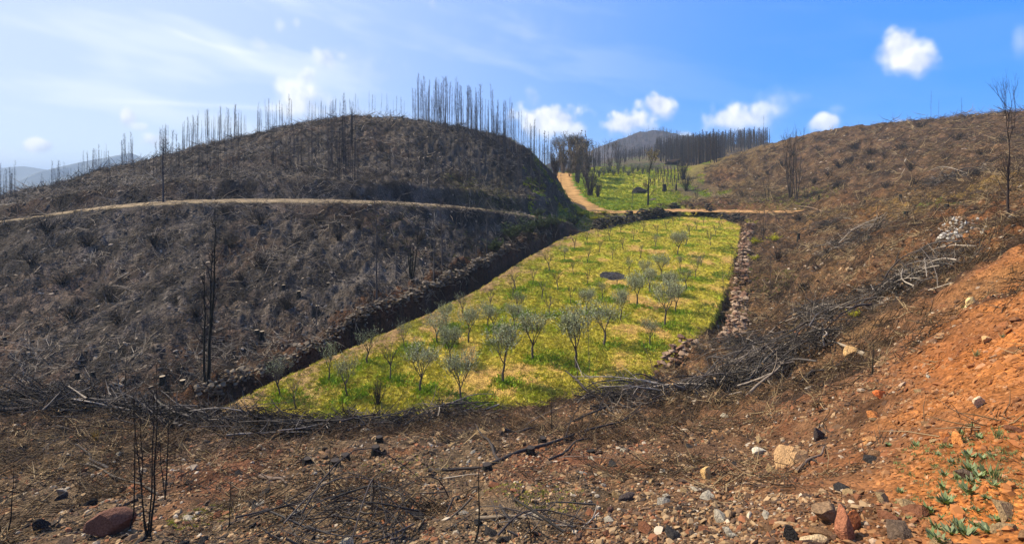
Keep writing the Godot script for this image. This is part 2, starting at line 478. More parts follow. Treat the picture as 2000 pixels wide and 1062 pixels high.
	[Vector2(128.49, -305.93), 5, Color(0.083, 0.069, 0.075)],
	[Vector2(43.18, -287.84), 5, Color(0.083, 0.069, 0.075)],
	[Vector2(110.62, -409.7), 5, Color(0.083, 0.069, 0.075)],
	[Vector2(0, 3), 0, Color(0.203, 0.117, 0.063)],
	[Vector2(6, 3), 0, Color(0.54, 0.203, 0.057)],
	[Vector2(-6, 3), 0, Color(0.168, 0.114, 0.066)],
	[Vector2(0, 12), 0, Color(0.203, 0.117, 0.063)],
	[Vector2(-30, 5), 1, Color(0.135, 0.114, 0.099)],
	[Vector2(30, 5), 3, Color(0.195, 0.117, 0.068)],
	[Vector2(-60, -20), 1, Color(0.135, 0.114, 0.099)],
	[Vector2(-30, -100), 1, Color(0.135, 0.114, 0.099)],
	[Vector2(-60, -75), 1, Color(0.135, 0.114, 0.099)],
	[Vector2(-10, -110), 1, Color(0.135, 0.114, 0.099)],
	[Vector2(80, -60), 3, Color(0.195, 0.117, 0.068)],
	[Vector2(60, -130), 3, Color(0.195, 0.117, 0.068)],
	[Vector2(0, -300), 5, Color(0.083, 0.069, 0.075)],
	[Vector2(200, -400), 5, Color(0.083, 0.069, 0.075)],
	[Vector2(-150, -300), 5, Color(0.083, 0.069, 0.075)],
	[Vector2(0, 60), 0, Color(0.203, 0.117, 0.063)],
	[Vector2(0, -500), 5, Color(0.083, 0.069, 0.075)],
	[Vector2(100, -300), 5, Color(0.083, 0.069, 0.075)],
	[Vector2(-100, -160), 5, Color(0.083, 0.069, 0.075)],
	[Vector2(-14, -12), 0, Color(0.112, 0.075, 0.054)],
]

var BANK_WALL := PackedVector2Array([Vector2(-9.58, -15.55), Vector2(-9, -17), Vector2(-8.26, -18.41), Vector2(-6.75, -21.21), Vector2(-5.08, -24.44), Vector2(-3.08, -28.6), Vector2(-0.23, -37.32)])

const BROWN_TREES := [
	[Vector2(11.76, -91.87), 3.52, 8.87, "dense brown leafless tree standing right beside the orange road"],
	[Vector2(14.09, -96.48), 2.73, 6.88, "smaller brown leafless tree right of the dense one by the road"],
	[Vector2(10.86, -108.6), 3.62, 7.24, "brown leafless tree above the top of the orange road"],
	[Vector2(5.5, -64.73), 1.62, 3.72, "brown leafless tree behind the hill's foot at the road's top"],
]

var SIDE_WALL := PackedVector2Array([Vector2(23.95, -51.39), Vector2(20.51, -44.87), Vector2(15.88, -35.29), Vector2(13.27, -29.5), Vector2(12.06, -27.17), Vector2(11.17, -25.2), Vector2(8.64, -19.82), Vector2(7.36, -17.52)])

var PATH_WALL_A := PackedVector2Array([Vector2(8.54, -51.77), Vector2(10.81, -54.07), Vector2(13.9, -57.93), Vector2(17.64, -60.83), Vector2(21.09, -65.09)])

var PATH_WALL_B := PackedVector2Array([Vector2(22.51, -64.51), Vector2(23.94, -62.19), Vector2(24.71, -58.84), Vector2(25.21, -56.27)])

var LOW_WALL := PackedVector2Array([Vector2(5.19, -17.3), Vector2(5.96, -18.05), Vector2(6.48, -18.41), Vector2(7.14, -18.88)])

const OLIVES := [
	[Vector2(-7.02, -15.53), 1.27, "S"],
	[Vector2(-6.29, -14.87), 0.87, "B"],
	[Vector2(-5.97, -16.63), 1.3, "S"],
	[Vector2(-5.02, -15.63), 1.37, "S"],
	[Vector2(-5.12, -18.02), 1.31, "S"],
	[Vector2(-3.98, -16.7), 1.22, "B"],
	[Vector2(-4.08, -19.41), 1.2, "S"],
	[Vector2(-2.86, -15.9), 1.57, "L"],
	[Vector2(-1.51, -15.08), 1.66, "L"],
	[Vector2(-0.28, -16.52), 2.07, "L"],
	[Vector2(0.74, -18.39), 1.89, "L"],
	[Vector2(2.19, -17.55), 2.26, "L"],
	[Vector2(3.52, -19.78), 1.86, "L"],
	[Vector2(-2.84, -21.86), 1.17, "L"],
	[Vector2(-2.89, -19.95), 1.34, "L"],
	[Vector2(-1.71, -20.17), 1.4, "L"],
	[Vector2(-2.2, -18.3), 1.43, "L"],
	[Vector2(-0.98, -21.86), 1.22, "L"],
	[Vector2(0.11, -21.86), 1.27, "L"],
	[Vector2(-2.24, -23.55), 1.11, "S"],
	[Vector2(-0.75, -21.41), 1.08, "S"],
	[Vector2(4.83, -22.67), 1.52, "L"],
	[Vector2(6.1, -24.91), 1.73, "L"],
	[Vector2(6.59, -22.05), 2.22, "L"],
	[Vector2(5.29, -19.68), 1.15, "S"],
	[Vector2(7.66, -23.93), 1.55, "L"],
	[Vector2(7.44, -27.65), 1.42, "L"],
	[Vector2(8.99, -30.8), 1.52, "L"],
	[Vector2(12.15, -37.63), 1.94, "L"],
	[Vector2(10.93, -30.54), 1.51, "S"],
	[Vector2(9.65, -28.29), 1.2, "S"],
	[Vector2(12.59, -34.11), 0.92, "B"],
	[Vector2(3.46, -23.86), 1.23, "L"],
	[Vector2(8.2, -27.14), 1.34, "L"],
	[Vector2(16.41, -42.2), 1.28, "B"],
	[Vector2(18.58, -46.79), 1.26, "B"],
	[Vector2(16.33, -46.79), 1.21, "B"],
	[Vector2(18.12, -50.34), 1.24, "B"],
	[Vector2(20.78, -51.05), 1.26, "B"],
	[Vector2(15.15, -50.34), 1.24, "B"],
	[Vector2(17.03, -54.07), 1.21, "B"],
	[Vector2(19.31, -58.87), 1.19, "B"],
	[Vector2(12.54, -48.99), 1.21, "B"],
	[Vector2(10.49, -44.24), 1.19, "B"],
	[Vector2(8.74, -40.11), 1.17, "B"],
	[Vector2(8.49, -44.24), 1.49, "B"],
	[Vector2(10.27, -48.67), 1.2, "B"],
	[Vector2(7.91, -46.79), 1.15, "B"],
	[Vector2(6.32, -42.69), 1.15, "B"],
	[Vector2(6.67, -39.25), 1.14, "B"],
	[Vector2(7.12, -36.32), 1.1, "B"],
	[Vector2(5.18, -35.27), 1.26, "B"],
	[Vector2(3.63, -35.61), 1.2, "S"],
	[Vector2(4.89, -40.11), 1.17, "B"],
	[Vector2(2.36, -32.3), 1.3, "B"],
	[Vector2(2.53, -28.08), 1.19, "B"],
	[Vector2(1.17, -29.2), 1.11, "B"],
	[Vector2(3.84, -31.74), 1, "B"],
	[Vector2(4.29, -29.2), 0.98, "B"],
	[Vector2(5.85, -28.52), 0.96, "B"],
	[Vector2(2.91, -25.52), 1.03, "B"],
	[Vector2(1.75, -23.4), 1.1, "B"],
	[Vector2(1.52, -26.16), 1.05, "B"],
	[Vector2(4.61, -26.07), 0.99, "S"],
	[Vector2(0.31, -23.62), 1.11, "S"],
	[Vector2(0.2, -28.08), 1.13, "B"],
	[Vector2(-1.1, -24.41), 1.09, "B"],
	[Vector2(0.05, -26.74), 1.08, "B"],
	[Vector2(13.51, -47.4), 1.17, "B"],
	[Vector2(14.26, -41.95), 1.13, "B"],
	[Vector2(20.43, -54.48), 1.22, "B"],
	[Vector2(11.42, -40.78), 1.19, "S"],
	[Vector2(9.17, -36.68), 1.15, "B"],
	[Vector2(7.33, -31.88), 1.14, "S"],
	[Vector2(7.94, -30.54), 1.23, "L"],
	[Vector2(10.75, -32.59), 1.09, "S"],
]

const MARKS := [
	[Vector2(6.16, -31.6), "the dark ash patch"],
	[Vector2(-8.23, -19.14), "the near end of the bank wall"],
	[Vector2(-5.52, -22.98), "the middle of the bank wall"],
	[Vector2(-1.3, -32.59), "the far end of the bank wall"],
	[Vector2(12.52, -28.72), "the tumbled right wall"],
	[Vector2(19.63, -61.34), "the gap in the path wall"],
	[Vector2(9.77, -51.41), "the left end of the path wall"],
	[Vector2(0, -14.75), "the brush at the near edge of the field"],
	[Vector2(-5.05, -14.43), "the near left corner of the field"],
	[Vector2(5.56, -18.53), "the short wall remnant"],
]

var ASH := Vector2(6.14, -31.47)

const CREST_PINES := [
	[[Vector2(-46.46, -46), Vector2(-46.2, -46), Vector2(-45.97, -46.04), Vector2(-45.86, -46.19), Vector2(-45.75, -46.34), Vector2(-45.63, -46.5), Vector2(-45.51, -46.65), Vector2(-45.4, -46.8)], 3.12, 8, "burnt pine standing on the skyline of the left hill's low left end", "burnt pines on the skyline of the left hill's low left end"],
	[[Vector2(-44.04, -48.4), Vector2(-43.89, -48.57), Vector2(-43.73, -48.74), Vector2(-43.57, -48.91), Vector2(-43.41, -49.09), Vector2(-43.24, -49.26), Vector2(-43.07, -49.43), Vector2(-42.9, -49.6)], 2.4, 7, "burnt pine standing on the skyline of the left hill's low left end", "burnt pines on the skyline of the left hill's low left end"],
	[[Vector2(-42.5, -50), Vector2(-42.28, -50.29), Vector2(-42.06, -50.59), Vector2(-41.83, -50.88), Vector2(-41.6, -51.17), Vector2(-41.36, -51.47), Vector2(-41.11, -51.76), Vector2(-40.86, -52.05)], 2.64, 12, "burnt pine standing on the skyline of the left hill's low left end", "burnt pines on the skyline of the left hill's low left end"],
	[[Vector2(-40.3, -52.68), Vector2(-40.2, -52.8), Vector2(-40.1, -52.91), Vector2(-39.99, -53.01), Vector2(-39.85, -53.08), Vector2(-39.71, -53.15), Vector2(-39.57, -53.22), Vector2(-39.43, -53.29)], 3.84, 6, "burnt pine standing on the skyline of the left hill's rising left flank", "burnt pines on the skyline of the left hill's rising left flank"],
	[[Vector2(-37.42, -54.24), Vector2(-37.31, -54.29), Vector2(-37.19, -54.35), Vector2(-37.07, -54.4), Vector2(-36.95, -54.46), Vector2(-36.83, -54.51), Vector2(-36.71, -54.56), Vector2(-36.59, -54.62)], 4.08, 6, "burnt pine standing on the skyline of the left hill's rising left flank", "burnt pines on the skyline of the left hill's rising left flank"],
	[[Vector2(-35.57, -55.14), Vector2(-34.9, -55.65), Vector2(-34.22, -56.16), Vector2(-33.52, -56.67), Vector2(-32.8, -57.18), Vector2(-32.06, -57.69), Vector2(-31.31, -58.2), Vector2(-30.53, -58.71)], 3.84, 34, "burnt pine standing on the skyline of the left hill's rising left flank", "burnt pines on the skyline of the left hill's rising left flank"],
	[[Vector2(-29.64, -59.29), Vector2(-29.19, -59.57), Vector2(-28.73, -59.86), Vector2(-28.27, -60.16), Vector2(-27.82, -60.47), Vector2(-27.36, -60.79), Vector2(-26.89, -61.11), Vector2(-26.41, -61.42)], 3.48, 16, "burnt pine standing on the skyline of the left hill's rising left flank", "burnt pines on the skyline of the left hill's rising left flank"],
	[[Vector2(-24.95, -62.37), Vector2(-24.23, -62.82), Vector2(-23.48, -63.21), Vector2(-22.7, -63.57), Vector2(-21.92, -63.93), Vector2(-21.12, -64.29), Vector2(-20.32, -64.64), Vector2(-19.5, -65)], 2.76, 22, "burnt pine standing on the skyline near the top of the left hill", "burnt pines on the skyline near the top of the left hill"],
	[[Vector2(-18.2, -65), Vector2(-17.46, -65), Vector2(-16.71, -65), Vector2(-15.97, -65), Vector2(-15.23, -65), Vector2(-14.43, -64.76), Vector2(-13.61, -64.38), Vector2(-12.8, -64)], 3.84, 4, "burnt pine standing on the skyline near the top of the left hill", "burnt pines on the skyline near the top of the left hill"],
	[[Vector2(-12.45, -63.83), Vector2(-11.9, -63.57), Vector2(-11.35, -63.31), Vector2(-10.81, -63.05), Vector2(-10.27, -62.79), Vector2(-9.74, -62.52), Vector2(-9.21, -62.26), Vector2(-8.68, -62)], 5.52, 18, "burnt pine standing on the skyline of the left hill's right flank", "burnt pines on the skyline of the left hill's right flank"],
	[[Vector2(-9.35, -62.33), Vector2(-7.92, -61.64), Vector2(-6.53, -60.96), Vector2(-5.17, -60.28), Vector2(-3.86, -60), Vector2(-2.57, -60), Vector2(-1.29, -60), Vector2(0, -60)], 6, 42, "burnt pine standing on the skyline of the left hill's right flank", "burnt pines on the skyline of the left hill's right flank"],
	[[Vector2(-2.4, -60), Vector2(-1.33, -60), Vector2(-0.26, -60), Vector2(0.82, -60.32), Vector2(1.91, -60.75), Vector2(3.04, -61.68), Vector2(4.25, -63.34), Vector2(5.53, -65)], 5.28, 26, "burnt pine standing on the skyline of the left hill's right flank", "burnt pines on the skyline of the left hill's right flank"],
]

const SLOPE_PINES := [
	[[Vector2(-17.87, -49.63), Vector2(-15.75, -51.64), Vector2(-11, -36.67), Vector2(-12.66, -35.17)], 4.6, 20, "burnt pine trunk on the steep face above the dirt track", "burnt pines on the steep face above the dirt track"],
	[[Vector2(-23.12, -48.16), Vector2(-18.45, -51.24), Vector2(-14.15, -39.31), Vector2(-17.52, -37.27)], 3.6, 13, "burnt pine trunk on the steep face above the dirt track", "burnt pines on the steep face above the dirt track"],
	[[Vector2(-31.16, -44.51), Vector2(-24.29, -46.71), Vector2(-16.86, -32.42), Vector2(-21.5, -31.61)], 3, 11, "burnt pine trunk on the left slope above the dirt track", "burnt pines on the left slope above the dirt track"],
	[[Vector2(-39.17, -40.38), Vector2(-30.19, -43.13), Vector2(-22.29, -31.84), Vector2(-29.89, -30.81)], 2.3, 9, "burnt pine trunk on the left slope above the dirt track", "burnt pines on the left slope above the dirt track"],
	[[Vector2(-15.98, -53.26), Vector2(-8.01, -57.23), Vector2(-4.95, -41.26), Vector2(-10.38, -35.79)], 3.2, 14, "burnt pine trunk on the face below the summit of the left hill", "burnt pines on the face below the summit of the left hill"],
	[[Vector2(-8.21, -54.76), Vector2(0, -58.37), Vector2(4.86, -57.18), Vector2(-1.85, -46.3), Vector2(-5.66, -47.16)], 4.2, 24, "burnt pine trunk on the dark right flank of the left hill", "burnt pines on the dark right flank of the left hill"],
	[[Vector2(0, -57.86), Vector2(5.09, -63.62), Vector2(6.19, -58.94), Vector2(2.7, -53.93)], 3.8, 14, "burnt pine trunk on the dark right flank of the left hill", "burnt pines on the dark right flank of the left hill"],
]

const POLES := [
	[Vector2(-21.33, -31.27), 3.91, 0.02, 1, "tall burnt pine just above the dirt track, left of the others there", 2.3],
	[Vector2(-6.16, -23.25), 4.77, -0.03, 5, "tall burnt pole rising from the bank wall, crossing the dirt track", 2.3],
	[Vector2(-8.03, -20.97), 2.06, -0.05, 6, "short burnt pole standing at the bank wall", 2.3],
	[Vector2(-4.16, -27.04), 3.78, 0.02, 5, "slim burnt pole above the far bank, left of the group", 2.3],
	[Vector2(-3.97, -29.19), 3.74, -0, 2, "slim burnt pole in the middle of the group above the far bank", 2.3],
	[Vector2(-3.62, -30.15), 2.83, -0.13, 6, "leaning burnt pole in the group above the far bank", 2.3],
	[Vector2(-3.17, -32.3), 2.91, -0.01, 7, "burnt pole at the right of the group above the far bank", 2.3],
	[Vector2(-2.3, -32.85), 2.83, -0.01, 5, "burnt pole farther right on the brink of the dark gully", 2.3],
	[Vector2(-1.71, -34.22), 3.83, -0.02, 1, "tall burnt pole with twigs at the dark gully", 2.3],
	[Vector2(-6.49, -37.07), 3.48, 0.02, 3, "burnt pole standing right beside the dirt track below the summit", 2.3],
	[Vector2(-6.46, -24.84), 2.24, 0.02, 6, "thin burnt pole behind the tall one at the wall", 2.3],
	[Vector2(15.54, -66.39), 4.65, 0.04, 2, "thin burnt tree left of the brown-leaved tree in the valley", 1.2],
	[Vector2(2.44, -16.19), 2.35, 0.1, 6, "burnt stick standing upright in front of the olive trees", 1],
	[Vector2(4.89, -16.88), 1.4, 0.53, 6, "burnt pole leaning to the left over the field edge", 2],
	[Vector2(5.11, -17.1), 1.03, 0.42, 7, "thinner pole leaning beside the other at the field edge", 1.4],
	[Vector2(10.68, -25.74), 2.57, -0.03, 6, "thin burnt stem behind the tumbled right wall", 1],
	[Vector2(13.69, -27.1), 2.44, -0.02, 5, "thin burnt stem on the slope right of the tumbled wall", 1],
	[Vector2(61.72, -75.36), 4.45, 0.03, 6, "bare mast-like trunk on the right skyline, the taller of two", 0.8],
	[Vector2(62.33, -74.74), 3.14, 0.02, 6, "bare mast-like trunk on the right skyline, the shorter of two", 0.8],
	[Vector2(48.73, -98.65), 6.21, -0, 7, "lone thin trunk on the skyline at the left end of the right hill", 0.8],
	[Vector2(61.45, -69.83), 3.35, 0.17, 7, "small burnt tree on the right skyline left of the big one", 1],
	[Vector2(-16.96, -18), 1.44, 0.05, 6, "thin burnt stem at the foot of the charred hill, far left", 1],
	[Vector2(-12.89, -16.7), 1.59, -0.05, 6, "thin burnt stem at the foot of the charred hill", 1],
]

const SAPLINGS := [
	[Vector2(-3.63, -5.1), 1.75, 4, 0.07, 0.011, "burnt sapling of four black stems in the left foreground", 12],
	[Vector2(-4.03, -5.36), 1.37, 1, 0.1, 0.009, "single slim black stem left of the four-stemmed sapling", 6],
	[Vector2(-4.45, -6.56), 1.51, 2, 0.05, 0.010, "crooked black stem behind the four-stemmed sapling", 8],
	[Vector2(-2.28, -6.28), 0.57, 1, 0.06, 0.011, "thin burnt stem with a black clump in the middle foreground", 4],
	[Vector2(-0.32, -4.33), 0.66, 1, 0.12, 0.010, "thin curved burnt shoot in the middle foreground", 3],
	[Vector2(-9.71, -16.32), 5.66, 3, 0.06, 0.055, "tall pair of burnt trunks at the near end of the bank wall", 16],
	[Vector2(-11, -14.48), 1.59, 2, 0.09, 0.020, "burnt double stem rising from the left brush strip", 8],
	[Vector2(-5.18, -26.43), 2.85, 4, 0.14, 0.050, "bushy burnt tree of several stems above the bank", 14],
	[Vector2(5.63, -8.04), 0.52, 1, 0.1, 0.012, "short burnt stick upright on the orange stony slope", 1],
	[Vector2(12.6, -28.63), 2.58, 3, 0.2, 0.020, "thin burnt stems growing at the tumbled wall", 8],
	[Vector2(0.76, -10.15), 0.81, 1, 0.1, 0.014, "thin burnt stem standing at the edge of the brush", 4],
	[Vector2(-5.72, -5.77), 0.87, 2, 0.1, 0.008, "very thin burnt shoots at the left edge of the picture", 3],
	[Vector2(-2.93, -5.28), 0.53, 1, 0.1, 0.007, "very thin burnt shoot standing in gravel", 2],
]

const FOREST := [
	[[Vector2(59.05, -295.23), Vector2(62.64, -181.58), Vector2(54.3, -157.38), Vector2(34.17, -170.83)], 260, 4.2, 1.6],
	[[Vector2(124.34, -365.7), Vector2(101.77, -239.46), Vector2(76.62, -182.44), Vector2(57.78, -165.09)], 420, 6.5, 1.5],
	[[Vector2(63.41, -226.47), Vector2(73.71, -175.5), Vector2(39.64, -99.11), Vector2(41.41, -142.78)], 450, 7, 1.4],
	[[Vector2(67.56, -422.28), Vector2(110.62, -409.7), Vector2(136.1, -412.41), Vector2(117.27, -335.07), Vector2(86.38, -345.52)], 40, 5, 1.5],
	[[Vector2(115.69, -420.7), Vector2(95.1, -422.66), Vector2(65.58, -409.85), Vector2(73.02, -365.09), Vector2(114.15, -407.67)], 150, 4.5, 1.4],
	[[Vector2(115.69, -420.7), Vector2(144.06, -411.6), Vector2(134.53, -384.37), Vector2(114.15, -407.67)], 110, 4.5, 1.4],
	[[Vector2(3.68, -61.39), Vector2(19.81, -220.07), Vector2(21.35, -112.38), Vector2(32.7, -181.66), Vector2(29.28, -325.35)], 120, 6, 1.3],
	[[Vector2(71.75, -175), Vector2(85.75, -175), Vector2(118.67, -235), Vector2(102.5, -250)], 260, 7, 1.5],
]

const TREES := [
	["bare_tree", Vector2(22.68, -238.69), 16.23, 5, 5, 0.55, Color(0.06, 0.05, 0.042), 2600, Color(0.11, 0.08, 0.05), "broad bare tree left of the top of the orange road", "bare tree", -0.4, 0.022],
	["bare_tree", Vector2(12.93, -107.78), 8.62, 6, 5, 0.5, Color(0.065, 0.052, 0.042), 6500, Color(0.11, 0.08, 0.05), "densest tree at the top of the orange road, brown dead leaves", "bare tree", -0.5, 0.024],
	["bare_tree", Vector2(14, -99.98), 7.5, 5, 5, 0.5, Color(0.065, 0.052, 0.042), 6500, Color(0.11, 0.08, 0.05), "brownish tree just right of the orange road's top", "bare tree", -0.5, 0.024],
	["bare_tree", Vector2(11.15, -99.51), 5.97, 3, 4, 0.5, Color(0.05, 0.04, 0.035), 3500, Color(0.11, 0.08, 0.05), "smaller tree in front of the trees at the road's top", "bare tree", -0.5, 0.016],
	["bare_tree", Vector2(17.33, -106.98), 6.31, 3, 4, 0.5, Color(0.06, 0.05, 0.042), 300, Color(0.11, 0.08, 0.05), "slender bare tree right of the brown trees by the road", "bare tree", 0, 0.016],
	["bare_tree", Vector2(20.49, -106.7), 7.04, 4, 4, 0.45, Color(0.05, 0.042, 0.038), 500, Color(0.11, 0.08, 0.05), "bare tree before the far hill, left one of the pair", "bare tree", 0, 0.016],
	["bare_tree", Vector2(22.23, -106.88), 6.84, 4, 4, 0.45, Color(0.05, 0.042, 0.038), 400, Color(0.11, 0.08, 0.05), "bare tree before the far hill, right one of the pair", "bare tree", 0, 0.016],
	["leaved_tree", Vector2(17.98, -67.58), 7.64, 1, 4, 0.6, Color(0.03, 0.026, 0.024), 420, Color(0.2, 0.15, 0.06), "dark tree with few brown leaves in the green valley field", "tree", 0.2, 0.020],
	["bare_tree", Vector2(32.75, -60.09), 9.07, 5, 4, 0.34, Color(0.05, 0.036, 0.03), 0, Color(0.11, 0.08, 0.05), "tall burnt tree of several stems at the foot of the right hill", "burnt tree", 0.75, 0.009],
	["bare_tree", Vector2(32.96, -59.27), 8.71, 3, 4, 0.34, Color(0.05, 0.036, 0.03), 0, Color(0.11, 0.08, 0.05), "second many-stemmed burnt tree close right of the tall one", "burnt tree", 0.75, 0.009],
	["bare_tree", Vector2(17.2, -17.73), 5.35, 1, 5, 0.3, Color(0.04, 0.03, 0.027), 0, Color(0.11, 0.08, 0.05), "tall slim burnt tree at the right edge, upright twigs", "burnt tree", 0.35, 0.009],
	["bare_tree", Vector2(30.95, -61.9), 4.02, 2, 3, 0.4, Color(0.035, 0.03, 0.027), 0, Color(0.11, 0.08, 0.05), "small burnt tree left of the many-stemmed one", "burnt tree", 0.5, 0.012],
	["bare_tree", Vector2(33.36, -58.02), 2.61, 2, 3, 0.5, Color(0.035, 0.03, 0.027), 0, Color(0.11, 0.08, 0.05), "low burnt tree right of the many-stemmed ones", "burnt tree", 0.3, 0.012],
	["bare_tree", Vector2(25.26, -70.17), 3.51, 2, 3, 0.5, Color(0.04, 0.034, 0.03), 0, Color(0.11, 0.08, 0.05), "small burnt tree where the path meets the right hill", "burnt tree", 0.3, 0.012],
	["bare_tree", Vector2(21.01, -42.71), 3.2, 3, 3, 0.4, Color(0.035, 0.03, 0.027), 0, Color(0.11, 0.08, 0.05), "burnt shrub tree between the yellow bushes and slope", "burnt tree", 0.4, 0.010],
]

var WILLOW := [Vector2(12.02, -78.55), Vector2(13.18, -78.43)]

var SAGE := [Vector2(16.97, -99.81), Vector2(18.25, -101.68), Vector2(19.59, -103.67), Vector2(20, -100.77), Vector2(21.35, -102.64), Vector2(22.81, -104.86), Vector2(23.05, -101.53), Vector2(24.52, -103.66), Vector2(26.26, -106.74), Vector2(26.09, -102.12), Vector2(27.77, -104.81), Vector2(30.67, -111.75), Vector2(29.02, -102.17)]

const THORN := [
	[Vector2(30.71, -91.67), 3, 4, "dark burnt bush at the right end of the green valley field"],
	[Vector2(28.1, -82.66), 2.6, 3, "burnt bush below the other at the foot of the right hill"],
	[Vector2(-18.1, -41.14), 1.3, 0.8, "dark burnt bush on the face above the track"],
	[Vector2(-15.14, -27.52), 1.1, 0.8, "dark burnt bush below the track, left of the middle"],
	[Vector2(-19.12, -27.31), 1.2, 0.7, "burnt bush heap on the charred slope"],
	[Vector2(-14.52, -29.62), 1.2, 0.9, "burnt bush right under the dirt track"],
	[Vector2(-12.45, -25.4), 1.2, 0.7, "burnt bush in the middle of the charred slope"],
	[Vector2(-18.43, -23.47), 1.2, 0.8, "burnt bush on the left part of the charred slope"],
	[Vector2(-21.55, -24.49), 1.1, 0.6, "burnt bush at the left side of the charred slope"],
	[Vector2(-12.6, -49.4), 1.6, 1, "burnt bush below the summit of the left hill"],
	[Vector2(36.3, -56.72), 1.6, 1.1, "burnt bush on the middle of the right hill"],
	[Vector2(41, -58.58), 1.8, 1, "burnt bush on the upper right hill"],
	[Vector2(50.23, -75.53), 2, 1, "burnt bush near the right hill's skyline"],
	[Vector2(58.77, -73.46), 2.4, 1.2, "burnt bush right on the right hill's skyline"],
	[Vector2(34.99, -47.93), 1.3, 0.8, "burnt bush above the reddish bank on the right"],
	[Vector2(33.57, -37.1), 1.5, 0.9, "burnt bush on the right hill by the edge tree"],
	[Vector2(-3.95, -15.08), 0.6, 0.8, "dead grey bush at the near edge of the olive field"],
	[Vector2(31.61, -70.24), 1.3, 1.1, "burnt bush at the left foot of the right hill"],
]

var CLUMPS := PackedVector2Array([
	Vector2(45.83, -69.44), Vector2(48.41, -69.15), Vector2(49.63, -65.31), Vector2(40.24, -51.6), Vector2(41.81, -49.18), Vector2(51.76, -59.49),
	Vector2(40.59, -65.47), Vector2(37.83, -64.12), Vector2(43.85, -68.51), Vector2(45.54, -62.38), Vector2(40.01, -80.02), Vector2(42.93, -81),
	Vector2(34.21, -43.31), Vector2(42.34, -46.02), Vector2(47.49, -49.47), Vector2(48.41, -80.69), Vector2(46.27, -84.13), Vector2(-12.78, -24.1),
	Vector2(-11.59, -30.49), Vector2(-9.69, -28.51), Vector2(-9.01, -30.05), Vector2(-12.87, -20.76), Vector2(-15.89, -20.64), Vector2(-15.94, -23.79),
	Vector2(-9.75, -22.15), Vector2(-7.25, -32.95), Vector2(-5.65, -31.38), Vector2(-11.79, -28.08), Vector2(-25.69, -28.23), Vector2(-22.52, -27.13),
	Vector2(-27.01, -45.01), Vector2(-15.15, -37.87), Vector2(-8.43, -42.15), Vector2(-4.66, -46.61), Vector2(-10.89, -35.14), Vector2(-23.78, -25.3),
	Vector2(-18.66, -21.69), Vector2(-16.88, -30.14), Vector2(-4.71, -33.64), Vector2(28.11, -50.2), Vector2(23.44, -36.62), Vector2(15.64, -30.08),
	Vector2(13.98, -24.52),
])

const CLUMP_MARKS := [
	[Vector2(32.85, -59.73), "the many-stemmed tree"],
	[Vector2(17.2, -17.73), "the right edge tree"],
	[Vector2(60.94, -74.41), "the mast-like skyline trunks"],
	[Vector2(16.59, -19.07), "the white rubble"],
	[Vector2(-10.15, -33.84), "the dirt track below the summit"],
	[Vector2(-27.03, -30.03), "the dirt track at the far left"],
	[Vector2(-9.81, -16.48), "the tall pair of burnt trunks"],
	[Vector2(-6.16, -23.25), "the tall pole at the bank wall"],
	[Vector2(-2.3, -32.85), "the poles by the gully"],
]

const GOLD := [
	[Vector2(24, -51.28), 1.3, 0.6, "yellow-green bush at the far end of the tumbled wall"],
	[Vector2(19.73, -41.27), 1.2, 0.7, "bright yellow bush right behind the tumbled wall"],
	[Vector2(20.34, -39.73), 1.2, 0.6, "yellow bush farther right on the brown slope"],
	[Vector2(16.87, -35.58), 0.9, 0.5, "small yellow bush leaning over the tumbled wall"],
	[Vector2(7.93, -58.3), 1.7, 0.7, "yellow-green bush at the foot of the orange road"],
	[Vector2(9.62, -58.3), 2.2, 0.6, "bright yellow-green mound left of the path wall"],
	[Vector2(10.81, -60.07), 1.2, 0.5, "small yellow-green bush right of the bright mound"],
	[Vector2(10.18, -15.24), 0.42, 0.3, "pale green sprout growing out of the brush pile"],
]

const DARK_BUSH := [
	[Vector2(0, -39.74), 2, 1.3, "dark green shrub in the shaded gully, left one"],
	[Vector2(1.27, -42.43), 2, 1.5, "dark green shrub in the middle of the shaded gully"],
	[Vector2(2.77, -46.11), 2, 1.3, "dark green shrub at the far right of the shaded gully"],
	[Vector2(4.14, -48.65), 1.8, 1.2, "dark shrub where the gully meets the valley"],
	[Vector2(-1.23, -35.05), 1.5, 1, "dark shrub at the near end of the shaded gully"],
	[Vector2(6.56, -54.67), 1.8, 0.9, "low dark shrub between gully and path wall"],
	[Vector2(2.4, -47.99), 1.6, 0.8, "dark shrub on the brink below the dirt track"],
]

var VINES := PackedVector2Array([
	Vector2(25.27, -92.91), Vector2(25.86, -92.51), Vector2(26.44, -92.08), Vector2(27, -91.62), Vector2(27.55, -91.13), Vector2(28.08, -90.62),
	Vector2(28.6, -90.09), Vector2(29.1, -89.54), Vector2(26.34, -95.45), Vector2(26.91, -95.04), Vector2(27.46, -94.61), Vector2(28, -94.14),
	Vector2(28.52, -93.63), Vector2(29.02, -93.11), Vector2(29.51, -92.55), Vector2(29.99, -91.99), Vector2(27.52, -98.3), Vector2(28.04, -97.89),
	Vector2(28.54, -97.46), Vector2(29.02, -96.98), Vector2(29.49, -96.48), Vector2(29.95, -95.94), Vector2(30.39, -95.38), Vector2(30.81, -94.8),
	Vector2(28.83, -101.15), Vector2(29.36, -100.65), Vector2(29.86, -100.1), Vector2(30.34, -99.48), Vector2(30.8, -98.83), Vector2(31.24, -98.14),
	Vector2(31.67, -97.44), Vector2(30.32, -104.56), Vector2(30.81, -103.82), Vector2(31.26, -102.97), Vector2(31.68, -102.06), Vector2(32.08, -101.14),
	Vector2(32.47, -100.2), Vector2(23.66, -90.29), Vector2(24.32, -89.9), Vector2(24.97, -89.46), Vector2(25.6, -88.99), Vector2(26.22, -88.48),
	Vector2(26.81, -87.95), Vector2(27.4, -87.41), Vector2(27.97, -86.86),
])

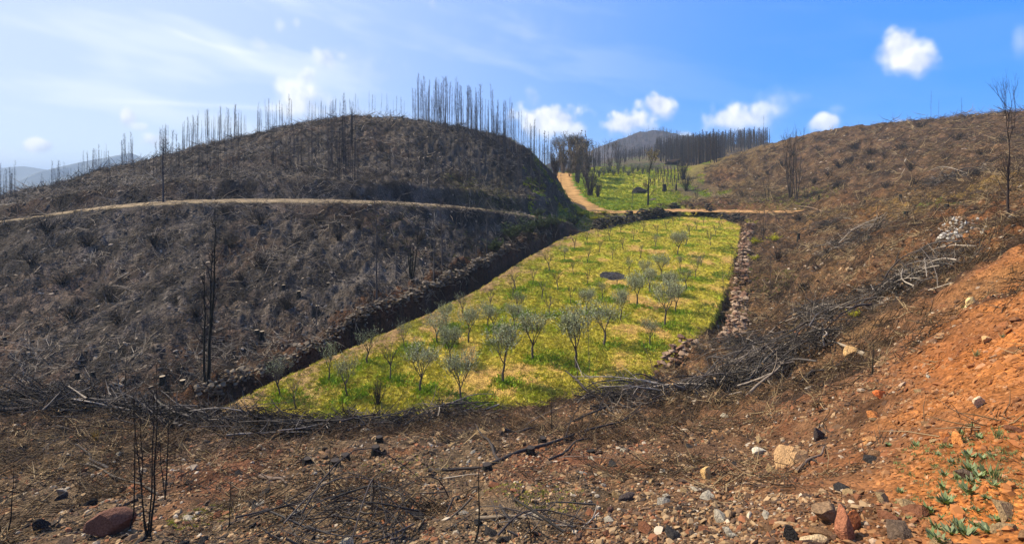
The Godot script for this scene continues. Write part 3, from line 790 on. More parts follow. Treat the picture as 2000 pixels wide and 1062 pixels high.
const BIG_STUMPS := [
	[Vector2(25.02, -83.95), 0.32, 1.15, "tall black stump standing in the green valley field"],
	[Vector2(26.7, -83.19), 0.14, 1, "thin black post right of the tall stump in the valley"],
]

const VALLEY_ROCKS := [
	[Vector2(21.09, -84.36), 1.1, 0.95, 31, "dark rock outcrop in the green valley field", Color(0.03, 0.028, 0.028)],
	[Vector2(41.51, -133.04), 1.7, 1.5, 32, "dark burnt rock mass behind the vine rows", Color(0.05, 0.03, 0.022)],
	[Vector2(52.59, -152.88), 1.8, 1.2, 33, "dark rock at the left edge of the right hill", Color(0.035, 0.03, 0.028)],
	[Vector2(20.83, -75.76), 0.5, 0.4, 34, "small grey rock in the valley below the dark tree", Color(0.16, 0.13, 0.1)],
]

const HEAPS := [
	[[Vector2(-1.96, -4.78), Vector2(-1.49, -4.96), Vector2(-0.85, -4.99)], 0.4, 0.36, 39, 1.25, 0.009, 8, 0, "tangle of dark curved branches at the bottom of the middle foreground", 0.9, 0.38],
	[[Vector2(0, -4.51), Vector2(0.33, -4.74), Vector2(0.62, -4.74)], 0.3, 0.16, 12, 0.75, 0.009, 10, 0.2, "few bent branches beside the foreground tangle", 1, 0.4],
	[[Vector2(-13.83, -14.12), Vector2(-12.46, -14), Vector2(-11.07, -13.84)], 0.9, 0.45, 33, 2.3, 0.022, 75, 0.04, "burnt brush strip at the far left below the charred hill", 0.5, 0.06],
	[[Vector2(-10.85, -13.57), Vector2(-9.4, -13.23), Vector2(-7.39, -11.73)], 0.7, 0.4, 39, 2.3, 0.022, 75, 0.06, "brush strip of long poles left of the field corner", 0.22, 0.05],
	[[Vector2(-7.58, -12.63), Vector2(-5.54, -11.08), Vector2(-4.47, -10.9)], 0.8, 0.45, 33, 1.9, 0.018, 95, 0.07, "greyish brush strip at the near left corner of the field", 0.7, 0.07],
	[[Vector2(-4.35, -10.89), Vector2(-3.48, -11.23), Vector2(-2.86, -11.92)], 0.7, 0.4, 30, 1.8, 0.018, 75, 0.12, "brush strip below the olive field, left of the middle", 0.6, 0.07],
	[[Vector2(-2.6, -11.83), Vector2(-2.03, -13.56), Vector2(-0.98, -13.98)], 0.6, 0.45, 36, 1.7, 0.018, 70, 0.12, "dark brush heap touching the field edge near the middle", 0.6, 0.14],
	[[Vector2(2.13, -14.19), Vector2(3.33, -14.49), Vector2(4.62, -14.9)], 0.9, 0.4, 33, 2.1, 0.020, 75, 0.25, "loose brush along the near right edge of the field", 0.6, 0.14],
	[[Vector2(4.74, -14.35), Vector2(5.84, -14.6), Vector2(6.49, -13.82)], 1, 0.55, 51, 2.2, 0.022, 115, 0.32, "lower end of the large brush pile on the right", 0.8, 0.18],
	[[Vector2(6.51, -13.56), Vector2(7.32, -13.55), Vector2(7.51, -12.31)], 0.95, 0.9, 90, 1.65, 0.021, 130, 0.32, "large pile of pale grey branches on the right slope", 0.85, 0.2],
	[[Vector2(9.8, -17.5), Vector2(10.57, -17.04), Vector2(10.93, -16.07)], 0.9, 0.25, 21, 2, 0.018, 100, 0.25, "middle brush pile on the right slope with grey twigs", 0.5, 0.14],
	[[Vector2(10.84, -15.27), Vector2(11.35, -14.74), Vector2(11.04, -12.98)], 0.7, 0.4, 51, 1.9, 0.020, 75, 0.3, "upper pile of pale branches on the right slope", 0.5, 0.14],
	[[Vector2(12.88, -16.95), Vector2(13, -15.67), Vector2(12.27, -13.79)], 0.5, 0.35, 33, 1.6, 0.020, 40, 0.12, "dark brush pile below the white rubble", 0.4, 0.14],
	[[Vector2(17.57, -28.35), Vector2(18.33, -26.96), Vector2(18.89, -26.24)], 1, 0.6, 39, 2.2, 0.020, 85, 0.3, "grey brush pile higher on the brown slope", 0.9, 0.14],
	[[Vector2(23.72, -40.2), Vector2(24.78, -38.72)], 0.8, 0.5, 21, 1.9, 0.020, 45, 0.25, "small brush pile near the end of the path", 0.9, 0.14],
	[[Vector2(33.89, -40.83), Vector2(34.25, -38.05)], 1.6, 0.7, 36, 3, 0.030, 70, 0.3, "pale brush pile at the foot of the upper right hill", 0.9, 0.14],
	[[Vector2(7.17, -17.93), Vector2(7.25, -16.48), Vector2(7.73, -16.11)], 0.8, 0.3, 24, 1.9, 0.016, 70, 0.3, "thin brush around the lower end of the tumbled wall", 1.2, 0.14],
]

const LOGS := [
	[Vector2(-4.83, -6.98), Vector2(-9.06, -9.21), 0.016, 0, 0.02, Color(0.07, 0.055, 0.045), "long thin pole lying across the gravel on the left", true],
	[Vector2(-6.38, -8.08), Vector2(-8.59, -10.06), 0.022, 0, 0.03, Color(0.045, 0.038, 0.034), "curved dark branch on the gravel left of the saplings", true],
	[Vector2(-10.64, -11.32), Vector2(-9.54, -11.58), 0.020, 1, 0.02, Color(0.13, 0.1, 0.075), "straight branch at the edge of the left brush strip", true],
	[Vector2(-9.18, -9.96), Vector2(-9.61, -10.82), 0.018, 1, 0.05, Color(0.045, 0.038, 0.034), "short forked branch on the far left gravel", true],
	[Vector2(-3.61, -7.32), Vector2(-3.02, -6.86), 0.030, 0, 0.02, Color(0.12, 0.09, 0.07), "short thick branch on the red soil patch", true],
	[Vector2(-1.2, -7.34), Vector2(-0.38, -7.27), 0.030, 1, 0.02, Color(0.045, 0.038, 0.034), "thick curved black branch in the middle of the slope", true],
	[Vector2(-0.37, -7.33), Vector2(3.27, -13.27), 0.028, 4, 0.05, Color(0.045, 0.038, 0.034), "very long black trunk lying slanted over the slope", false],
	[Vector2(-0.19, -7.49), Vector2(-0.79, -10.87), 0.026, 0, 0.22, Color(0.045, 0.038, 0.034), "black branch sticking up out of the ground obliquely", true],
	[Vector2(0.51, -7.35), Vector2(1.78, -9.54), 0.020, 1, 0.03, Color(0.045, 0.038, 0.034), "dark branch parallel to the very long trunk", true],
	[Vector2(-0.91, -6.77), Vector2(-0.42, -6.72), 0.009, 0, 0.01, Color(0.34, 0.28, 0.21), "short pale stick on the middle gravel", true],
	[Vector2(-0.18, -10.19), Vector2(0.51, -11.06), 0.040, 0, 0.03, Color(0.045, 0.038, 0.034), "short thick black log near the middle of the field edge", true],
	[Vector2(-0.33, -5.02), Vector2(0.57, -4.64), 0.017, 5, 0.03, Color(0.16, 0.125, 0.09), "brown branch with upright shoots in the foreground", true],
	[Vector2(0.7, -7.59), Vector2(1.38, -7.28), 0.011, 1, 0.02, Color(0.12, 0.09, 0.07), "thin brown branch on the middle right gravel", true],
	[Vector2(2.95, -5.31), Vector2(3.79, -6.16), 0.018, 0, 0.03, Color(0.16, 0.11, 0.08), "brown stick lying against the ochre boulder", true],
	[Vector2(7.03, -10.16), Vector2(8.87, -15.08), 0.050, 0, 0.2, Color(0.26, 0.21, 0.155), "pale thick trunk lying on top of the large pile", true],
	[Vector2(5.91, -10.55), Vector2(7.3, -10.58), 0.026, 2, 0.05, Color(0.045, 0.038, 0.034), "dark straight branch at the right of the large pile", true],
	[Vector2(6.34, -18.91), Vector2(8.74, -22.12), 0.035, 1, 0.1, Color(0.045, 0.038, 0.034), "dark log leaning at the field's right corner", true],
	[Vector2(5.04, -11.45), Vector2(7.42, -13.35), 0.040, 2, 0.35, Color(0.2, 0.16, 0.12), "long grey-brown pole slanting across the large pile", true],
	[Vector2(4.67, -15.57), Vector2(7.35, -14.7), 0.034, 2, 0.3, Color(0.17, 0.14, 0.11), "grey pole lying along the large pile", true],
	[Vector2(1.17, -11.69), Vector2(4.91, -16.38), 0.028, 3, 0.06, Color(0.045, 0.038, 0.034), "long dark branch along the near edge of the field", true],
	[Vector2(-5.45, -14.14), Vector2(-4.21, -12.67), 0.018, 0, 0.05, Color(0.34, 0.28, 0.21), "pale stick on the brush below the olive field", true],
	[Vector2(-2.36, -14.78), Vector2(-1.56, -10.78), 0.016, 0, 0.1, Color(0.34, 0.28, 0.21), "pale forked stick on the brush near the middle", true],
	[Vector2(0.06, -11.24), Vector2(1.46, -13.27), 0.016, 2, 0.12, Color(0.13, 0.1, 0.075), "arched pale-brown branch at the field edge", true],
	[Vector2(2.36, -15.74), Vector2(1.77, -16.9), 0.050, 1, 0.25, Color(0.045, 0.038, 0.034), "charred fallen trunk with raised end under the olives", true],
	[Vector2(10.01, -13.91), Vector2(9.31, -10.82), 0.024, 2, 0.2, Color(0.4, 0.35, 0.28), "pale branch along the upper pile", true],
	[Vector2(30.4, -49.04), Vector2(31.23, -55.78), 0.050, 2, 0.1, Color(0.25, 0.17, 0.12), "reddish log lying below the many-stemmed tree", true],
	[Vector2(44.49, -57.77), Vector2(38.45, -50.6), 0.050, 1, 0.2, Color(0.34, 0.28, 0.21), "pale dead stem standing out on the right hill", true],
]

const STUMPS := [
	[Vector2(-9.98, -20.4), 0.085, 0.33, Color(0.28, 0.22, 0.15), "charred stump with pale cut top"],
	[Vector2(-9.53, -22.85), 0.085, 0.3, Color(0.28, 0.22, 0.15), "charred stump with pale cut top"],
	[Vector2(-8.51, -22.34), 0.085, 0.25, Color(0.28, 0.22, 0.15), "charred stump with pale cut top"],
	[Vector2(-10.8, -15.81), 0.085, 0.24, Color(0.28, 0.22, 0.15), "charred stump with pale cut top"],
	[Vector2(-10.34, -16.08), 0.085, 0.16, Color(0.28, 0.22, 0.15), "charred stump with pale cut top"],
	[Vector2(-10.38, -23.22), 0.085, 0.28, Color(0.28, 0.22, 0.15), "charred stump with pale cut top"],
	[Vector2(-10.26, -20.53), 0.085, 0.16, Color(0.28, 0.22, 0.15), "charred stump with pale cut top"],
	[Vector2(-8.64, -24.01), 0.085, 0.24, Color(0.28, 0.22, 0.15), "charred stump with pale cut top"],
	[Vector2(-2.62, -8.04), 0.065, 0.13, Color(0.04, 0.034, 0.03), "low fully blackened stump"],
	[Vector2(-2.23, -8.37), 0.065, 0.12, Color(0.04, 0.034, 0.03), "low fully blackened stump"],
	[Vector2(0.29, -8), 0.065, 0.12, Color(0.04, 0.034, 0.03), "low fully blackened stump"],
	[Vector2(-0.34, -7.03), 0.065, 0.1, Color(0.04, 0.034, 0.03), "low fully blackened stump"],
	[Vector2(-3.16, -7.9), 0.065, 0.11, Color(0.04, 0.034, 0.03), "low fully blackened stump"],
	[Vector2(-2.65, -7.66), 0.065, 0.08, Color(0.04, 0.034, 0.03), "low fully blackened stump"],
	[Vector2(-2.41, -9.27), 0.065, 0.11, Color(0.04, 0.034, 0.03), "low fully blackened stump"],
	[Vector2(0.53, -8.8), 0.065, 0.09, Color(0.04, 0.034, 0.03), "low fully blackened stump"],
	[Vector2(-14.17, -16.67), 0.065, 0.23, Color(0.04, 0.034, 0.03), "low fully blackened stump"],
	[Vector2(-13.63, -16.63), 0.065, 0.2, Color(0.04, 0.034, 0.03), "low fully blackened stump"],
	[Vector2(17.21, -38.68), 0.100, 0.39, Color(0.22, 0.15, 0.09), "brownish cut stump"],
	[Vector2(21.56, -38.49), 0.100, 0.62, Color(0.22, 0.15, 0.09), "brownish cut stump"],
	[Vector2(17.84, -25.48), 0.100, 0.31, Color(0.22, 0.15, 0.09), "brownish cut stump"],
	[Vector2(22.27, -28.92), 0.100, 0.4, Color(0.22, 0.15, 0.09), "brownish cut stump"],
	[Vector2(21.59, -25.4), 0.100, 0.3, Color(0.22, 0.15, 0.09), "brownish cut stump"],
	[Vector2(28.51, -37.51), 0.100, 0.53, Color(0.22, 0.15, 0.09), "brownish cut stump"],
	[Vector2(32.12, -46.55), 0.100, 0.56, Color(0.22, 0.15, 0.09), "brownish cut stump"],
	[Vector2(33.01, -55.02), 0.100, 0.55, Color(0.22, 0.15, 0.09), "brownish cut stump"],
]

const STUMP_MARKS := [
	[Vector2(-9.74, -16.37), "the tall pair of burnt trunks"],
	[Vector2(-8.07, -21.07), "the bank wall"],
	[Vector2(-1.2, -7.34), "the long black trunk"],
	[Vector2(-2.28, -6.33), "the middle brush strip"],
	[Vector2(-14.08, -16.01), "the left brush strip"],
	[Vector2(16.59, -19.07), "the white rubble"],
	[Vector2(17.4, -38.67), "the tumbled right wall"],
	[Vector2(31.23, -55.78), "the many-stemmed tree"],
]

const BIG_ROCKS := [
	[Vector2(3.33, -6.19), Vector3(0.192, 0.184, 0.155), Color(0.775, 0.465, 0.217), 51, "large pointed ochre boulder on the stony slope", Vector3(0, 0.3, 0.2), 0.6],
	[Vector2(2.27, -5.97), Vector3(0.101, 0.081, 0.090), Color(0.713, 0.449, 0.186), 52, "round yellowish stone left of the large boulder", Vector3(0, 1, 0), 0.6],
	[Vector2(2.15, -3.48), Vector3(0.146, 0.063, 0.129), Color(0.31, 0.194, 0.109), 53, "flat brown slab leaning in the bottom right foreground", Vector3(0.55, 0.3, -0.45), 0.8],
	[Vector2(2.06, -3.18), Vector3(0.057, 0.150, 0.079), Color(0.419, 0.171, 0.093), 54, "upright reddish stone beside the flat slab", Vector3(-0.2, -0.6, 0.06), 0.55],
	[Vector2(1.93, -3.26), Vector3(0.072, 0.050, 0.055), Color(0.651, 0.465, 0.264), 55, "small cream stone at the foot of the slab", Vector3(0, 0.2, 0), 0.6],
	[Vector2(2.19, -3.28), Vector3(0.049, 0.077, 0.056), Color(0.62, 0.202, 0.07), 56, "rust orange stone right of the upright one", Vector3(0, 0.8, 0.1), 0.6],
	[Vector2(1.81, -3.35), Vector3(0.057, 0.054, 0.057), Color(0.03, 0.027, 0.026), 57, "black stone at the bottom edge left of the slab", Vector3(0, 2, 0), 0.6],
	[Vector2(-4.16, -5.35), Vector3(0.187, 0.149, 0.134), Color(0.232, 0.116, 0.078), 58, "big dark rust rock in the left foreground", Vector3(0, 0.5, -0.1), 0.6],
	[Vector2(-5.35, -5.81), Vector3(0.081, 0.089, 0.081), Color(0.035, 0.03, 0.028), 59, "black block at the bottom left", Vector3(0, 0.2, 0), 0.7],
	[Vector2(3.57, -7.4), Vector3(0.096, 0.067, 0.074), Color(0.775, 0.682, 0.512), 60, "whitish stone left above the large boulder", Vector3(0, 0.2, 0), 0.5],
	[Vector2(4.14, -6.91), Vector3(0.117, 0.137, 0.076), Color(0.109, 0.085, 0.078), 61, "dark upright stone right of the large boulder", Vector3(0, 0.6, 0.1), 0.6],
	[Vector2(4.54, -6.44), Vector3(0.103, 0.116, 0.084), Color(0.682, 0.264, 0.085), 62, "orange stone standing on the orange bank", Vector3(0, 0.6, 0.1), 0.5],
	[Vector2(5.04, -6.99), Vector3(0.084, 0.069, 0.070), Color(0.85, 0.217, 0.062), 63, "bright rust red stone higher on the orange bank", Vector3(0, 0.2, 0), 0.5],
	[Vector2(3.95, -5.64), Vector3(0.085, 0.051, 0.073), Color(0.62, 0.31, 0.124), 64, "tan flat stone in front of the standing orange one", Vector3(0, 0.2, 0.1), 0.5],
	[Vector2(3.53, -4.05), Vector3(0.069, 0.073, 0.053), Color(0.775, 0.31, 0.093), 65, "orange stone beside the green plants", Vector3(0, 1.2, 0.1), 0.5],
	[Vector2(4.25, -4.65), Vector3(0.051, 0.063, 0.051), Color(0.775, 0.589, 0.388), 66, "pale grey stone on top of the orange bank", Vector3(0, 0.4, 0.1), 0.5],
	[Vector2(3.73, -4.4), Vector3(0.066, 0.051, 0.048), Color(0.651, 0.248, 0.078), 67, "orange brown stone left of the green plants", Vector3(0, 0.4, 0.1), 0.5],
	[Vector2(6.07, -6.56), Vector3(0.072, 0.065, 0.066), Color(0.85, 0.512, 0.217), 68, "pale ochre stone on the upper orange bank", Vector3(0, 0.4, 0.1), 0.6],
	[Vector2(7.68, -8.53), Vector3(0.085, 0.092, 0.077), Color(0.85, 0.62, 0.279), 69, "yellowish stone below the grass tuft", Vector3(0, 0.4, 0.1), 0.6],
	[Vector2(8.21, -9.18), Vector3(0.073, 0.066, 0.073), Color(0.85, 0.682, 0.341), 70, "small yellow stone above the other on the bank", Vector3(0, 0.4, 0.1), 0.6],
	[Vector2(15.26, -18.16), Vector3(0.254, 0.294, 0.272), Color(0.775, 0.698, 0.589), 71, "grey white block at the bottom of the rubble", Vector3(0, 0.4, 0.1), 0.5],
	[Vector2(22.56, -47.8), Vector3(0.335, 0.258, 0.287), Color(0.04, 0.035, 0.033), 72, "black stone on the far brown slope", Vector3(0, 0.4, 0.1), 0.5],
	[Vector2(16.28, -16.7), Vector3(0.367, 0.195, 0.334), Color(0.109, 0.062, 0.043), 73, "dark earth-covered rock at the foot of the edge tree", Vector3(0, 0.4, 0.1), 0.3],
	[Vector2(7.13, -10.8), Vector3(0.140, 0.146, 0.130), Color(0.713, 0.434, 0.186), 74, "broken ochre stump end on the large pile", Vector3(0, 0.4, 0.1), 0.8],
	[Vector2(1.18, -5.34), Vector3(0.080, 0.043, 0.053), Color(0.093, 0.07, 0.062), 75, "dark flat stone on the right middle gravel", Vector3(0, 0.4, 0.1), 0.5],
	[Vector2(0.97, -5.09), Vector3(0.056, 0.055, 0.051), Color(0.155, 0.078, 0.054), 76, "dark rust stone on the right middle gravel", Vector3(0, 0.9, 0.1), 0.5],
	[Vector2(-5.46, -6.65), Vector3(0.067, 0.066, 0.067), Color(0.03, 0.027, 0.026), 77, "black stone above the black block", Vector3(0, 0.9, 0.1), 0.5],
	[Vector2(-6.17, -7), Vector3(0.063, 0.050, 0.056), Color(0.078, 0.062, 0.054), 78, "small black stone on the far left gravel", Vector3(0, 0.9, 0.1), 0.5],
	[Vector2(-15.12, -16.95), Vector3(0.186, 0.198, 0.203), Color(0.03, 0.027, 0.026), 79, "black block on the low step at the far left", Vector3(0, 0.9, 0.1), 0.5],
]

var RUBBLE := [Vector2(19.41, -22.42), Vector2(14.03, -15.98)]
const RUBBLE_SIZE := 1.15

var ROSETTES := PackedVector2Array([
	Vector2(3.34, -4), Vector2(3.14, -3.7), Vector2(3.78, -4.29), Vector2(3.91, -4.35), Vector2(3.64, -3.98), Vector2(3.37, -3.77),
	Vector2(3.07, -3.53), Vector2(2.75, -3.24), Vector2(2.75, -3.12), Vector2(3.03, -3.35), Vector2(3.2, -3.44), Vector2(2.92, -3.15),
	Vector2(2.48, -2.99), Vector2(2.48, -2.89), Vector2(2.51, -2.82), Vector2(2.37, -2.83), Vector2(2.62, -2.88), Vector2(2.61, -2.8),
	Vector2(3.43, -3.65), Vector2(3.48, -4.05), Vector2(2.63, -3.23), Vector2(2.8, -3.69), Vector2(3.66, -4.98), Vector2(3.49, -4.42),
	Vector2(2.93, -3.48), Vector2(3.27, -3.78), Vector2(3.54, -4), Vector2(3.21, -3.58), Vector2(3.11, -3.41), Vector2(2.61, -3),
	Vector2(2.62, -3.11), Vector2(2.89, -3.37), Vector2(3.37, -3.66), Vector2(2.8, -3.08), Vector2(2.92, -3.27), Vector2(3.69, -4.25),
	Vector2(2.39, -2.91), Vector2(2.81, -2.96), Vector2(3.04, -3.22),
])

const BANK_MARKS := [
	[Vector2(3.53, -4.05), "the orange stone on the bank"],
	[Vector2(4.25, -4.65), "the pale grey stone atop the bank"],
	[Vector2(2.38, -2.8), "the bottom edge below the bank"],
	[Vector2(4.54, -6.44), "the standing orange stone"],
]

const TUFTS := [
	[Vector2(8.21, -9.31), 0.1, 0.1, Color(0.12, 0.22, 0.03), "small bright green grass tuft on the upper orange bank"],
	[Vector2(5.84, -6.43), 0.14, 0.12, Color(0.17, 0.2, 0.1), "grey green tuft on the orange bank"],
	[Vector2(6.14, -6.4), 0.12, 0.08, Color(0.2, 0.22, 0.12), "low grey green tuft at the right edge of the bank"],
	[Vector2(12.21, -16.5), 0.3, 0.4, Color(0.42, 0.27, 0.07), "dry orange grass tuft on the upper pale pile"],
	[Vector2(12.68, -16.05), 0.25, 0.4, Color(0.42, 0.27, 0.07), "second dry orange tuft on the upper pale pile"],
	[Vector2(8.82, -16.18), 0.25, 0.3, Color(0.45, 0.3, 0.06), "dry yellow tuft on the large brush pile"],
	[Vector2(-8.58, -10.52), 0.25, 0.3, Color(0.4, 0.24, 0.07), "dry orange tuft in the left brush strip"],
	[Vector2(3.1, -3.28), 0.14, 0.16, Color(0.16, 0.2, 0.08), "grassy green tuft beside the orange bank's plants"],
	[Vector2(3.61, -3.8), 0.12, 0.14, Color(0.16, 0.2, 0.08), "second grassy tuft higher on the orange bank"],
]

const PATCHES := [
	[Vector2(24.61, -30.76), 1, 420, 0.1, Color(0.13, 0.26, 0.02)],
	[Vector2(23.13, -26.74), 0.7, 200, 0.09, Color(0.14, 0.24, 0.02)],
	[Vector2(32.71, -59.46), 5, 500, 0.22, Color(0.26, 0.26, 0.05)],
	[Vector2(30.81, -64.18), 4, 300, 0.22, Color(0.22, 0.21, 0.05)],
	[Vector2(13.42, -31.21), 1.2, 250, 0.2, Color(0.15, 0.22, 0.03)],
	[Vector2(16.98, -39.67), 1.5, 250, 0.2, Color(0.17, 0.22, 0.03)],
	[Vector2(9.95, -24.27), 1.2, 200, 0.16, Color(0.12, 0.15, 0.04)],
	[Vector2(13.32, -27.76), 2, 250, 0.16, Color(0.2, 0.18, 0.05)],
	[Vector2(-2.58, -46.93), 4, 400, 0.22, Color(0.2, 0.19, 0.06)],
	[Vector2(10.39, -57.72), 4, 400, 0.25, Color(0.24, 0.26, 0.03)],
	[Vector2(8.06, -57.55), 3, 300, 0.25, Color(0.1, 0.15, 0.03)],
	[Vector2(3.47, -3.92), 0.45, 200, 0.04, Color(0.16, 0.19, 0.07)],
	[Vector2(2.81, -3.19), 0.4, 240, 0.03, Color(0.17, 0.2, 0.08)],
	[Vector2(3.26, -3.5), 0.4, 160, 0.03, Color(0.2, 0.2, 0.1)],
	[Vector2(-3.49, -5.72), 0.35, 140, 0.04, Color(0.28, 0.26, 0.04)],
	[Vector2(0.17, -5.81), 0.5, 120, 0.04, Color(0.28, 0.26, 0.05)],
	[Vector2(0.44, -5.54), 0.4, 90, 0.04, Color(0.28, 0.26, 0.05)],
	[Vector2(-1.65, -7.52), 0.7, 130, 0.04, Color(0.3, 0.28, 0.06)],
	[Vector2(30.99, -48.43), 3, 260, 0.18, Color(0.25, 0.2, 0.05)],
	[Vector2(28.19, -38.09), 2, 260, 0.14, Color(0.28, 0.19, 0.05)],
	[Vector2(-10.44, -13.93), 1.2, 140, 0.09, Color(0.3, 0.24, 0.08)],
	[Vector2(-5.55, -32.68), 4, 260, 0.2, Color(0.09, 0.09, 0.04)],
	[Vector2(0, -45.23), 4, 260, 0.2, Color(0.11, 0.12, 0.04)],
	[Vector2(18.03, -62.18), 2.5, 200, 0.2, Color(0.1, 0.17, 0.03)],
	[Vector2(24.34, -62.41), 3, 260, 0.2, Color(0.12, 0.16, 0.03)],
]


var spline := PackedFloat64Array()


func bend(r2: float) -> float:
	return 0.5 * r2 * log(maxf(r2, 1e-12))


func solve_spline() -> void:      # thin plate through the surveyed points
	var n := SURVEY.size()
	var m := n + 3
	var a: Array[PackedFloat64Array] = []
	for i in m:
		var row := PackedFloat64Array()
		row.resize(m + 1)
		row.fill(0.0)
		a.append(row)
	for i in n:
		var p := Vector2(SURVEY[i].x, SURVEY[i].z) / 100.0
		for j in n:
			var q := Vector2(SURVEY[j].x, SURVEY[j].z) / 100.0
			a[i][j] = bend(p.distance_squared_to(q)) + (1e-5 if i == j else 0.0)
		a[i][n] = 1.0
		a[i][n + 1] = p.x
		a[i][n + 2] = p.y
		a[n][i] = 1.0
		a[n + 1][i] = p.x
		a[n + 2][i] = p.y
		a[i][m] = SURVEY[i].y
	for k in m:
		var best := k
		for i in range(k + 1, m):
			if absf(a[i][k]) > absf(a[best][k]):
				best = i
		var t := a[k]
		a[k] = a[best]
		a[best] = t
		var pk := a[k]
		var inv := 1.0 / pk[k]
		for i in range(k + 1, m):
			var ri := a[i]
			var g := ri[k] * inv
			if g != 0.0:
				for j in range(k, m + 1):
					ri[j] -= g * pk[j]
			a[i] = ri
	spline.resize(m)
	for k in range(m - 1, -1, -1):
		var s: float = a[k][m]
		for j in range(k + 1, m):
			s -= a[k][j] * spline[j]
		spline[k] = s / a[k][k]


func spline_at(x: float, z: float) -> float:
	var n := SURVEY.size()
	x /= 100.0
	z /= 100.0
	var h := spline[n] + x * spline[n + 1] + z * spline[n + 2]
	for i in n:
		var p := SURVEY[i]
		var dx := x - p.x * 0.01
		var dz := z - p.z * 0.01
		var r2 := dx * dx + dz * dz
		if r2 > 1e-12:
			h += spline[i] * 0.5 * r2 * log(r2)
	return h


func field_level(z: float) -> float:
	return -7.3 - 0.034 * z


func field_distance(x: float, z: float) -> float:     # negative inside the olive field
	var d := 1e9
	var ins := false
	var n := FIELD_EDGE.size()
	for i in n:
		var a := FIELD_EDGE[i]
		var b := FIELD_EDGE[(i + 1) % n]
		var ex := b.x - a.x
		var ez := b.y - a.y
		var t := clampf(((x - a.x) * ex + (z - a.y) * ez) / (ex * ex + ez * ez), 0.0, 1.0)
		var qx := x - a.x - t * ex
		var qz := z - a.y - t * ez
		d = minf(d, qx * qx + qz * qz)
		if ((a.y > z) != (b.y > z)) and x < ex * (z - a.y) / (ez + 1e-12) + a.x:
			ins = not ins
	d = sqrt(d)
	return -d if ins else d


func line_near(line: PackedVector3Array, x: float, z: float) -> Vector3:    # (signed distance, height of the line there, share along)
	var best := 1e9
	var out := Vector3(1e9, 0, 0)
	for i in line.size() - 1:
		var a := line[i]
		var b := line[i + 1]
		var ex := b.x - a.x
		var ez := b.z - a.z
		var t := clampf(((x - a.x) * ex + (z - a.z) * ez) / (ex * ex + ez * ez), 0.0, 1.0)
		var qx := x - a.x - t * ex
		var qz := z - a.z - t * ez
		var d := qx * qx + qz * qz
		if d < best:
			best = d
			out = Vector3(sqrt(d) * (1.0 if ex * qz - ez * qx > 0.0 else -1.0), lerpf(a.y, b.y, t), i + t)
	return out


func smooth_line(line: PackedVector3Array, steps: int) -> PackedVector3Array:
	var c := Curve3D.new()
	var out := PackedVector3Array()
	for i in line.size():
		var p: Vector3 = line[i]
		var t: Vector3 = (line[mini(i + 1, line.size() - 1)] - line[maxi(i - 1, 0)]) / 6.0
		c.add_point(p, -t, t)
	for i in line.size() - 1:
		for k in steps:
			out.append(c.sample(i, float(k) / steps))
	out.append(line[line.size() - 1])
	return out


func cubic(a: float, b: float, c: float, d: float, t: float) -> float:
	return b + 0.5 * t * (c - a + t * (2.0 * a - 5.0 * b + 4.0 * c - d + t * (3.0 * (b - c) + d - a)))


